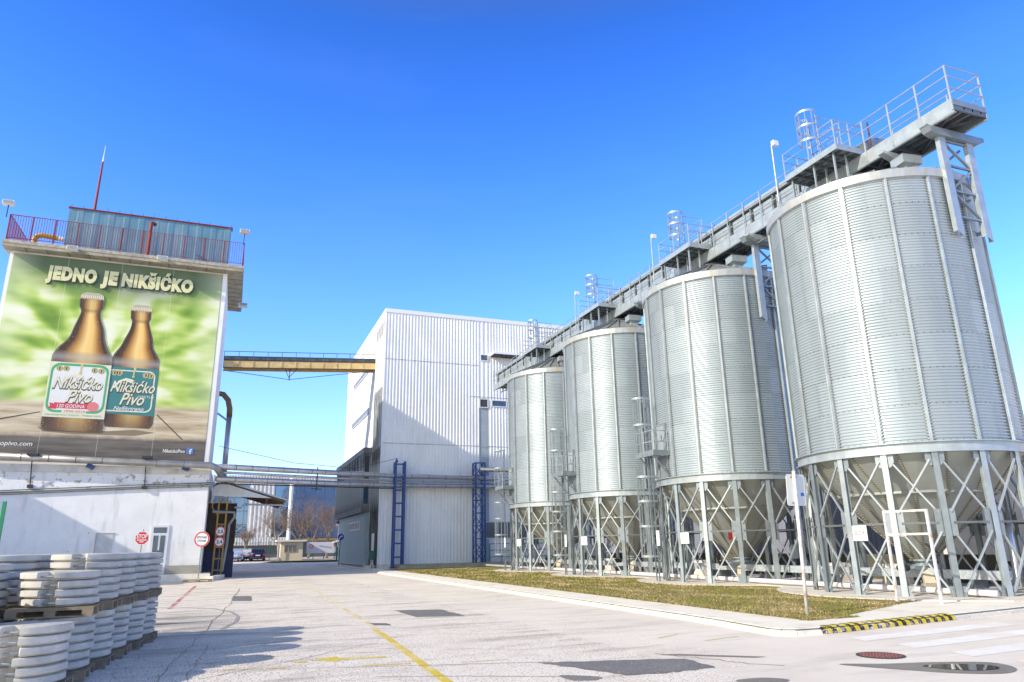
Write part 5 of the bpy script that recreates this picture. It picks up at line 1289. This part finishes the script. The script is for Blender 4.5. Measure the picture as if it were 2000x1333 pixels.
U, V, n_ = rot_frame(-98); cS = Vector((sx,sy-.06,2.48)); m = MB()
for rr, off, nm, mt in ((.42,0,'plate',swht),(.385,.006,'red_face',sred)):
    q = [cS+n_*off+(U*math.cos(rad(22.5+45*k))+V*math.sin(rad(22.5+45*k)))*rr for k in range(8)]
    if nm == 'plate': mm = MB(); mm.add([tuple(p) for p in q]+[tuple(p-n_*.02) for p in q], [tuple(range(8)),tuple(range(15,7,-1))]+[(k,(k+1)%8,8+(k+1)%8,8+k) for k in range(8)])
    else: mm = MB().poly([tuple(p) for p in q])
    ps = mm.build(nm, mt, t, fix=False)
m = MB(); text(m, 'STOP', cS+n_*.012-U*.30-V*.02, U, V, h=.25, w=.6, bold=.02); text(m, 'KONTROLA ULAZA', cS+n_*.012-U*.29-V*.13, U, V, h=.07, w=.58) if False else None
m.add([tuple(cS+n_*.012+U*a+V*b) for a,b in ((-.27,-.14),(.27,-.14),(.27,-.09),(-.27,-.09))]+[tuple(cS+n_*.012+U*a+V*b) for a,b in ((-.12,-.25),(.12,-.25),(.12,-.20),(-.12,-.20))], [(0,1,2,3),(4,5,6,7)])
m.build('lettering', swht, t, fix=False)
t = empty('road_sign', (-.6,53.7,0), 'pair of round height and width limit signs reading 2.5 m and 2.4 m', 'sign')
MB().tube([(-.62,53.8,-.1),(-.62,53.8,3.35)], .035, 8).build('pole', galv_d, t)
for z, s_ in ((2.92,'2.5'),(2.24,'2.4')):
    pl = round_sign(t, (-.68,53.72,z), .33, [(s_,-.10,.21,.36)], -98); 
    U, V, n_ = rot_frame(-98); m = MB(); text(m, 'm', Vector((-.68,53.72,z))+n_*.005+U*.20-V*.10, U, V, h=.07, w=.07); m.build('lettering', sblk, pl, fix=False)
bx, by = 10.74, 78.0
t = empty('road_sign', (bx,by,0), 'round blue sign with white bent arrow on a thin pole by the hall', 'sign')
MB().tube([(bx-.1,by,0),(bx,by,3.2)], .035, 8).build('pole', dark_m, t)
pl = round_sign(t, (bx,by-.06,2.82), .32, [], -108, False, sblu)
U, V, n_ = rot_frame(-108); c_ = Vector((bx,by-.06,2.82))+n_*.006; m = MB()
m.add([tuple(c_+U*a+V*b) for a,b in ((-.17,-.2),(-.09,-.2),(-.06,-.02),(.04,.05),(.04,-.03),(.2,.09),(.04,.2),(.04,.12),(-.08,.06),(-.15,-.04))], [tuple(range(10))]); m.build('arrow', swht, pl, fix=False)
# green fence post and mesh at the left edge
t = empty('mesh_fence', (-5.6,20,0), 'green post and wire mesh panel of a fence behind the block stacks', 'fence')
MB().bar((-5.02,20.2,ZR),(-5.02,20.2,2.85),.07).build('post', M('bright_green_post',(.02,.28,.12),.5), t)
wm_ = MB()
for i in range(26): wm_.bar((-5.1-.06*i,20.2,ZR+.1),(-5.1-.06*i,20.2,2.68),.012)
for i in range(34): wm_.bar((-5.05,20.2,ZR+.15+.075*i),(-6.7,20.2,ZR+.15+.075*i),.012)
wm_.build('wire_mesh_pattern', galv_l, t)
# unseen building, added so its roof edge throws diagonal shade on the wall
o = MB().box(-40,-24,40,48.6,ZR,11.9).build('unseen_shade_building', plaster_m); tag(o, 'low white building out of view, added to shade the white wall', 'building')

# loose grit on the yard
random.seed(33); gr = [MB(), MB()]
for i in range(9000):
    y = 9.5 + 22*random.random()**1.6; x = random.uniform(-1.6, 7.5 + (y-9)*.15)
    if random.random() < .35: x = random.gauss(.3, 1.3); y = random.gauss(12.6, 1.6)
    r = random.uniform(.004,.012)*(1 + (y-9)*.02); a = random.uniform(0,6.3)
    P = [(x+r*math.cos(a+k*2.094), y+r*math.sin(a+k*2.094), ZR+.001) for k in range(3)] + [(x, y, ZR+r*.9)]
    gr[i % 2].add(P, [(0,1,3),(1,2,3),(2,0,3)])
for g_, col, l in zip(gr, ((.30,.27,.24),(.78,.72,.64)), ('dark loose grit scattered over the worn yard asphalt','pale loose grit scattered over the worn yard asphalt')):
    o = g_.build('gravel', M('grit_%d' % int(col[0]*100), col, .9, 0, .3, 30), loc=(2,15,0), fix=False); tag(o, l, 'gravel'); o['kind'] = 'stuff'
# ================================================================== BACKGROUND
GZ = .42
t = empty('office_building', (8,125,GZ), 'glass fronted building with white ribbed panels far down the road', 'building')
MB().box(-14,40,125.1,140,GZ,13.3).build('core', M('office_dark',(.10,.10,.11),.6), t)
def gl_mat():
    m, n, b = nt('curtain_glass'); p = pos_(n); f = noise_(n, p, .25, 3); sp = n.nodes.new('ShaderNodeSeparateXYZ'); n.links.new(p, sp.inputs[0])
    n.links.new(mix_(n, f, (.10,.15,.24), (.20,.30,.45)), b.inputs['Base Color']); b.inputs['Roughness'].default_value = .04; b.inputs['Metallic'].default_value = .75; b.inputs['Specular IOR Level'].default_value = .9
    bn = n.nodes.new('ShaderNodeBump'); bn.inputs['Strength'].default_value = .15; bn.inputs['Distance'].default_value = .1; n.links.new(noise_(n, p, .8, 2), bn.inputs['Height']); n.links.new(bn.outputs[0], b.inputs['Normal']); return m
MB().box(-13.9,39.9,125.0,125.1,3.5,12.0).build('curtain_wall', gl_mat(), t)
mu = MB()
for i in range(34): x = -13.9+i*1.55; mu.box(x,x+.07,124.93,125.0,3.5,12.0)
for z in (3.5,5.6,7.7,9.8,11.9): mu.box(-13.9,39.9,124.94,125.01,z,z+.08)
mu.build('mullion_frame', galv_d, t)
cp = MB(); ribbed(cp, (-14,124.9), (40,124.9), 12.0, 13.4, (0,-1), .45, .08); ribbed(cp, (-14,124.4), (8.6,124.4), 2.4, 3.6, (0,-1), .4, .08); ribbed(cp, (2.3,124.6),(6.1,124.6),3.6,12.0,(0,-1),.55,.1); cp.build('ribbed_panel', M('office_panel',(.62,.61,.60),.5,0,.12,2,stain=(.4,.38,.36),stain_amt=.6,streak=True), t, fix=False)
MB().box(-14,8.6,124.45,125,2.3,2.42).build('red_trim', red_m, t); MB().box(8.6,20,124.5,125,3.0,3.4).build('timber_band', M('timber_band',(.26,.18,.10),.7), t)
MB().tube([(8.75,124.3,GZ),(8.75,124.3,13)], .32, 10).build('column', white_m, t)
# gatehouse
t = empty('gatehouse', (7.4,97,GZ), 'small cream gatehouse with flat white roof at the end of the road', 'gatehouse')
crm = M('gatehouse_cream', (.72,.62,.48), .8, 0, .06, 2); MB().box(5.95,8.6,96,98.5,.3,2.62).build('wall', crm, t); MB().box(5.4,9.0,95.5,99,2.62,2.8).build('roof', white_m, t)
wv = MB().box(6.35,7.75,95.93,95.99,1.35,2.25).build('window', crm, t)
for x in (6.42,6.9,7.38): MB().box(x,x+.36,95.90,95.925,1.42,2.18).build('pane', glass_m, wv)
MB().box(5.55,5.65,95.6,95.7,.3,2.62).build('post', white_m, t)
# fence at the end with green posts and printed sheets
t = empty('green_fence', (6,93,GZ), 'long green mesh fence with posts across the end of the road', 'fence')
for i in range(16): x = -6+i*1.35; MB().bar((x,99,GZ-.1),(x,99,2.75),.09).build('post', green_m, t)
fm2 = MB()
for i in range(170): x = -6+i*.12; fm2.bar((x,99.02,GZ),(x,99.02,2.6),.014)
for z in (.6,1.2,1.9,2.55): fm2.bar((-6,99.02,z),(14.5,99.02,z),.03)
fm2.build('wire_mesh_pattern', green_m, t)
for x0, x1, z0, z1, c, l in ((9.3,12.9,1.15,2.55,(.72,.70,.72),'wide pale advertising sheet with a red mark hung on the green fence'),(12.95,14.4,1.3,2.1,(.25,.55,.62),'small turquoise advertising sheet hung on the green fence')):
    t3 = empty('fence_banner', ((x0+x1)/2,98.9,z0), l, 'banner'); MB().box(x0,x1,98.88,98.92,z0,z1).build('sheet', flat('fence_sheet_%d'%int(x0*10), c), t3)
    if x0 < 10:
        mm = MB(); disc(mm, (9.9,98.87,2.0), (1,0,0), (0,0,1), .26, 20, .16); mm.build('red_mark', sred, t3, fix=False)
        MB().poly([(10.9,98.875,1.95),(12.5,98.875,1.7),(12.5,98.875,1.9),(10.9,98.875,2.15)]).build('blue_swoosh', flat('sheet_blue',(.35,.42,.6)), t3, fix=False)
o = MB().prism([(12.6,2.4),(15.5,3.1),(15.5,3.2),(12.6,2.5)], 98, 104, 'y'); t3 = empty('red_shelter', (14,101,GZ), 'low shelter with red slatted front beside the green fence', 'shelter'); o.build('roof', white_m, t3)
rs = MB()
for i in range(14): rs.box(12.7+i*.2,12.8+i*.2,98.3,98.35,1.9,2.45+i*.045)
rs.build('front_slats', M('shelter_red',(.30,.06,.06),.7), t3); MB().box(13,13.1,98.3,98.4,GZ,2.4).build('post', dark_m, t3)
o = sheet_mesh([(3.2,90.5),(20,88.5),(20,98.8),(7,98.8)], .0, 'lawn', gm_); o.location.z = GZ-.06; WORLD[o.name] = o.location.copy()
for v in o.data.vertices: pass
# street lamp
t = empty('street_lamp', (12.3,92,.3), 'short street lamp with round white head near the end of the road', 'street lamp')
MB().tube([(12.3,92,.2),(12.3,92,1.9)], .09, 8).build('lower_pole', green_m, t); MB().tube([(12.3,92,1.9),(12.35,92,4.3)], .05, 8).build('pole', white_m, t)
MB().lathe([(.0,4.25),(.25,4.3),(.34,4.55),(.28,4.8),(0,4.9)], 16, (12.35,92)).build('lamp_head', white_m, t, smooth=True); MB().lathe([(.36,4.62),(.36,4.72),(.1,5.0),(0,5.0)], 16, (12.35,92)).build('lamp_cap', dark_m, t)
# cars
def make_car(name, c, col, label, rear=True, L=4.4, W=1.82, H=1.5):
    t = empty(name, c, label, 'car', 'cars parked at the end of the road'); x, y, z = c; d = 1 if rear else -1; m = M('car_paint_%s' % label.split()[0], col, .25, .2, .03, 1)
    def sec(yy, hw, z0, z1, hwt): return [(x-hw,yy,z+z0),(x-hw*1.0,yy,z+(z0+z1)*.5),(x-hwt,yy,z+z1),(x+hwt,yy,z+z1),(x+hw,yy,z+(z0+z1)*.5),(x+hw,yy,z+z0)]
    w = W/2
    def loft(S_, nm, mt, par):
        mb = MB(); n0 = len(S_[0]); mb.add([p for s_ in S_ for p in s_], [(i*n0+k,i*n0+(k+1)%n0,(i+1)*n0+(k+1)%n0,(i+1)*n0+k) for i in range(len(S_)-1) for k in range(n0)]+[tuple(range(n0)),tuple(range((len(S_)-1)*n0,len(S_)*n0))]); return smooth_angle(mb.build(nm, mt, par), 50)
    Y = lambda f: y + d*L*f
    loft([sec(Y(0),w*.86,.35,.80,w*.8),sec(Y(.02),w*.95,.28,.95,w*.86),sec(Y(.12),w,.22,1.0,w*.92),sec(Y(.5),w,.22,.98,w*.93),sec(Y(.72),w,.22,.95,w*.9),sec(Y(.95),w*.92,.25,.80,w*.8),sec(Y(1),w*.8,.35,.68,w*.7)], 'body', m, t)
    cab = loft([sec(Y(.03),w*.84,.94,1.02,w*.82),sec(Y(.11),w*.84,.95,H-.08,w*.68),sec(Y(.25),w*.86,.95,H,w*.70),sec(Y(.5),w*.86,.95,H,w*.70),sec(Y(.72),w*.85,.93,.97,w*.82)], 'cabin', m, t)
    zz = [z+1.0, z+H-.13]
    yb0, yb1 = Y(.05)-d*.02, Y(.105)-d*.03
    MB().poly([(x-w*.74,yb0,zz[0]+.03),(x+w*.74,yb0,zz[0]+.03),(x+w*.62,yb1,zz[1]),(x-w*.62,yb1,zz[1])]).build('rear_window' if rear else 'windscreen', glass_m, t, fix=False)
    for s in (-1,1):
        MB().box(min(x+s*w*.62,x+s*w*.86),max(x+s*w*.62,x+s*w*.86),Y(0)-.02 if rear else Y(0)-.01,Y(0)+.1,z+.66,z+.84).build('tail_light' if rear else 'headlight', sred if rear else glass_m, t)
        for f in (.17,.80):
            wh = MB().tube([(x+s*(w-.22),Y(f),z+.31),(x+s*(w-.01),Y(f),z+.31)], .31, 18).build('wheel', black_m, t)
            MB().tube([(x+s*(w-.012),Y(f),z+.31),(x+s*(w+.005),Y(f),z+.31)], .19, 14).build('rim', galv_l, wh)
        MB().box(min(x+s*w,x+s*(w+.14)),max(x+s*w,x+s*(w+.14)),Y(.62)-.05,Y(.62)+.05,z+.93,z+1.06).build('mirror', m, t)
    MB().box(x-.26,x+.26,min(Y(0)-d*.035,Y(0)-d*.02),max(Y(0)-d*.035,Y(0)-d*.02),z+.62,z+.74).build('number_plate', white_m, t)
    MB().box(x-w*.8,x+w*.8,min(Y(0)-d*.02,Y(0)),max(Y(0)-d*.02,Y(0)),z+.32,z+.48).build('bumper', dark_m, t)
make_car('parked_car', (3.3,95,GZ-.05), (.02,.025,.07), 'navy blue hatchback seen from behind with red tail lights')
make_car('parked_car', (.75,95,GZ-.05), (.45,.55,.72), 'silver blue car facing the camera at the edge of the dark annex', rear=True)
make_car('parked_car', (1.95,98.5,GZ-.02), (.72,.72,.72), 'pale grey car parked behind the navy hatchback')
# bare trees
bark = M('pale_bark', (.30,.23,.16), .9, 0, .25, 3); twig = M('twig_brown', (.27,.19,.14), .9, 0, .3, 3)
def bare_tree(x, y, h, seed, label, zb=GZ-.1, spread=.55):
    rnd = random.Random(seed); t = empty('bare_tree', (x,y,zb), label, 'tree', 'bare winter trees at the end of the road')
    tk = MB(); tw = MB()
    def grow(p, d, L, r, lev):
        pts = [p]; q = p
        for i in range(4):
            d = (d + Vector((rnd.gauss(0,.13),rnd.gauss(0,.13),rnd.gauss(.03,.06)))).normalized(); q = q + d*L/4; pts.append(q)
        (tk if lev < 2 else tw).tube(pts, r, 6 if lev < 2 else 3, r*.5)
        if lev >= 5: return
        n_ = (5,5,4,4,3)[lev]
        for i in range(n_):
            f = rnd.uniform(.35,1.) if lev else rnd.uniform(.4,1.); k = min(3,int(f*4)); b = pts[k].lerp(pts[k+1], f*4-k)
            a = rnd.uniform(0,2*PI); side = Vector((math.cos(a),math.sin(a),0)); nd = (d*(1-spread)+side*spread+Vector((0,0,.15))).normalized()
            grow(b, nd, L*rnd.uniform(.5,.72), max(.008, r*.42), lev+1)
    grow(Vector((x,y,zb)), Vector((0,0,1)), h*.45, h*.022, 0)
    tk.build('trunk', bark, t, smooth=True, fix=False); tw.build('crown', twig, t, fix=False)
bare_tree(8.6,103,10.5,4,'tall pale bare tree rising behind the cream gatehouse'); bare_tree(12.6,104,9.5,9,'reddish bare tree between the street lamp and the hall'); bare_tree(1.8,100,5.5,14,'small pale bare tree behind the parked cars',spread=.45)
bare_tree(10.2,106,8.5,23,'thin bare tree behind the pale advertising sheet'); bare_tree(14.3,100,8.0,31,'bare tree half hidden by the corner of the sooty annex'); bare_tree(6.4,107,8.6,37,'broad bare tree behind the roof of the gatehouse')

# warehouse behind the silos
t = empty('warehouse', (34,35,0), 'low pale ribbed warehouse standing behind the silos', 'building')
w = MB(); ribbed(w, (31,61),(31,26),0,4.6,(-1,0),.35,.05); w.build('ribbed_wall', M('shaded_cladding',(.26,.27,.34),.6,0,.1,1), t, fix=False)  # shade over the white wall put into its base colour
MB().box(31.1,45,26,61,0,4.7).build('core', white_m, t)
t = empty('white_shed', (34,20,0), 'white rendered shed seen through the legs of the silo at the kerb corner', 'building')
MB().box(31,46,10,25,0,5.6).build('wall', M('shed_white',(.75,.70,.70),.8,0,.1,.5,stain=(.55,.42,.42),stain_amt=.5), t); MB().box(30.8,46,9.8,25.2,5.6,5.8).build('roof', galv_l, t)
# overhead cable across the road
o = MB().tube([(-1.3,53,8.6),(4,56,7.9),(9,59,7.9),(12.9,61.4,9.1)], .018, 5).build('overhead_cable', dark_m); tag(o, 'thin black cable sagging above the overhead pipes', 'cable')

# ================================================================== CAMERA, SUN, SKY
TH = math.atan2(3.496, 9.018); PITCH = .281; ROLL = .0172
cam = D.cameras.new('Camera'); co = D.objects.new('Camera', cam); C.objects.link(co); S.camera = co
cam.sensor_width = 36; cam.lens = 1385.9*36/2000; cam.clip_end = 5000; cam.clip_start = .1
co.matrix_world = Matrix.Translation((0,0,1.65)) @ Matrix.Rotation(-TH,4,'Z') @ Matrix.Rotation(PI/2+PITCH,4,'X') @ Matrix.Rotation(-ROLL,4,'Z')
AZ, EL = rad(16), rad(28)       # direction the light travels, height of the sun
ldir = Vector((math.cos(AZ)*math.cos(EL), math.sin(AZ)*math.cos(EL), -math.sin(EL)))
sl = D.lights.new('Sun', 'SUN'); sl.energy = 5.0; sl.angle = rad(.5); sl.color = (1,.92,.80)
so = D.objects.new('Sun', sl); C.objects.link(so); so.rotation_euler = ldir.to_track_quat('-Z','Y').to_euler(); so.location = (-20,-20,40)
W = D.worlds.new('World'); S.world = W; W.use_nodes = True; wt_ = W.node_tree; bg = wt_.nodes['Background']
sk = wt_.nodes.new('ShaderNodeTexSky'); sk.sky_type = 'NISHITA'; sk.sun_disc = False; sk.sun_elevation = EL; sk.sun_rotation = math.atan2(-ldir.x, -ldir.y) % (2*PI)
sk.air_density = 1.0; sk.dust_density = .4; sk.ozone_density = 2.2; sk.altitude = 600
hs = wt_.nodes.new('ShaderNodeHueSaturation'); hs.inputs['Saturation'].default_value = 1.0; hs.inputs['Value'].default_value = 1.0
wt_.links.new(sk.outputs[0], hs.inputs['Color']); mxs = wt_.nodes.new('ShaderNodeMix'); mxs.data_type = 'RGBA'; mxs.blend_type = 'MULTIPLY'; mxs.inputs[0].default_value = 1; 
tcw = wt_.nodes.new('ShaderNodeTexCoord'); vm = wt_.nodes.new('ShaderNodeVectorMath'); vm.operation = 'DOT_PRODUCT'; vm.inputs[1].default_value = (-math.cos(AZ), -math.sin(AZ), 0)
wt_.links.new(tcw.outputs['Generated'], vm.inputs[0])   # sun-side sky, out of view, whitened to neutralise the fill light
szw = wt_.nodes.new('ShaderNodeSeparateXYZ'); wt_.links.new(tcw.outputs['Generated'], szw.inputs[0])
far_side = ramp_(wt_, szw.outputs[2], [(.0,(1.9,1.75,2.0)),(.12,(1.65,1.85,2.4)),(.30,(1.1,1.78,2.95)),(.50,(.62,1.42,3.1)),(.64,(.42,1.1,2.5)),(.80,(1.3,.9,.6))])
wt_.links.new(mix_(wt_, ramp_(wt_, vm.outputs['Value'], [(.10,0.),(.55,1.)]), far_side, (1.95,1.62,1.25)), mxs.inputs[7])
wt_.links.new(hs.outputs[0], mxs.inputs[6]); wsp = noise_(wt_, tcw.outputs['Generated'], 1.6, 6, .6, (1.0,2.2,5.5))      # faint cirrus veil
wt_.links.new(mix_(wt_, math_(wt_, 'MULTIPLY', ramp_(wt_, wsp, [(.50,0.),(.78,1.)]), .035), mxs.outputs[2], (5.,6.6,8.)), bg.inputs['Color'])
bg.inputs['Strength'].default_value = .15
S.view_settings.view_transform = 'Standard'; S.view_settings.look = 'None'; S.view_settings.exposure = 0; S.view_settings.gamma = 1
S.render.engine = 'CYCLES'; S.cycles.max_bounces = 6; S.cycles.transparent_max_bounces = 12
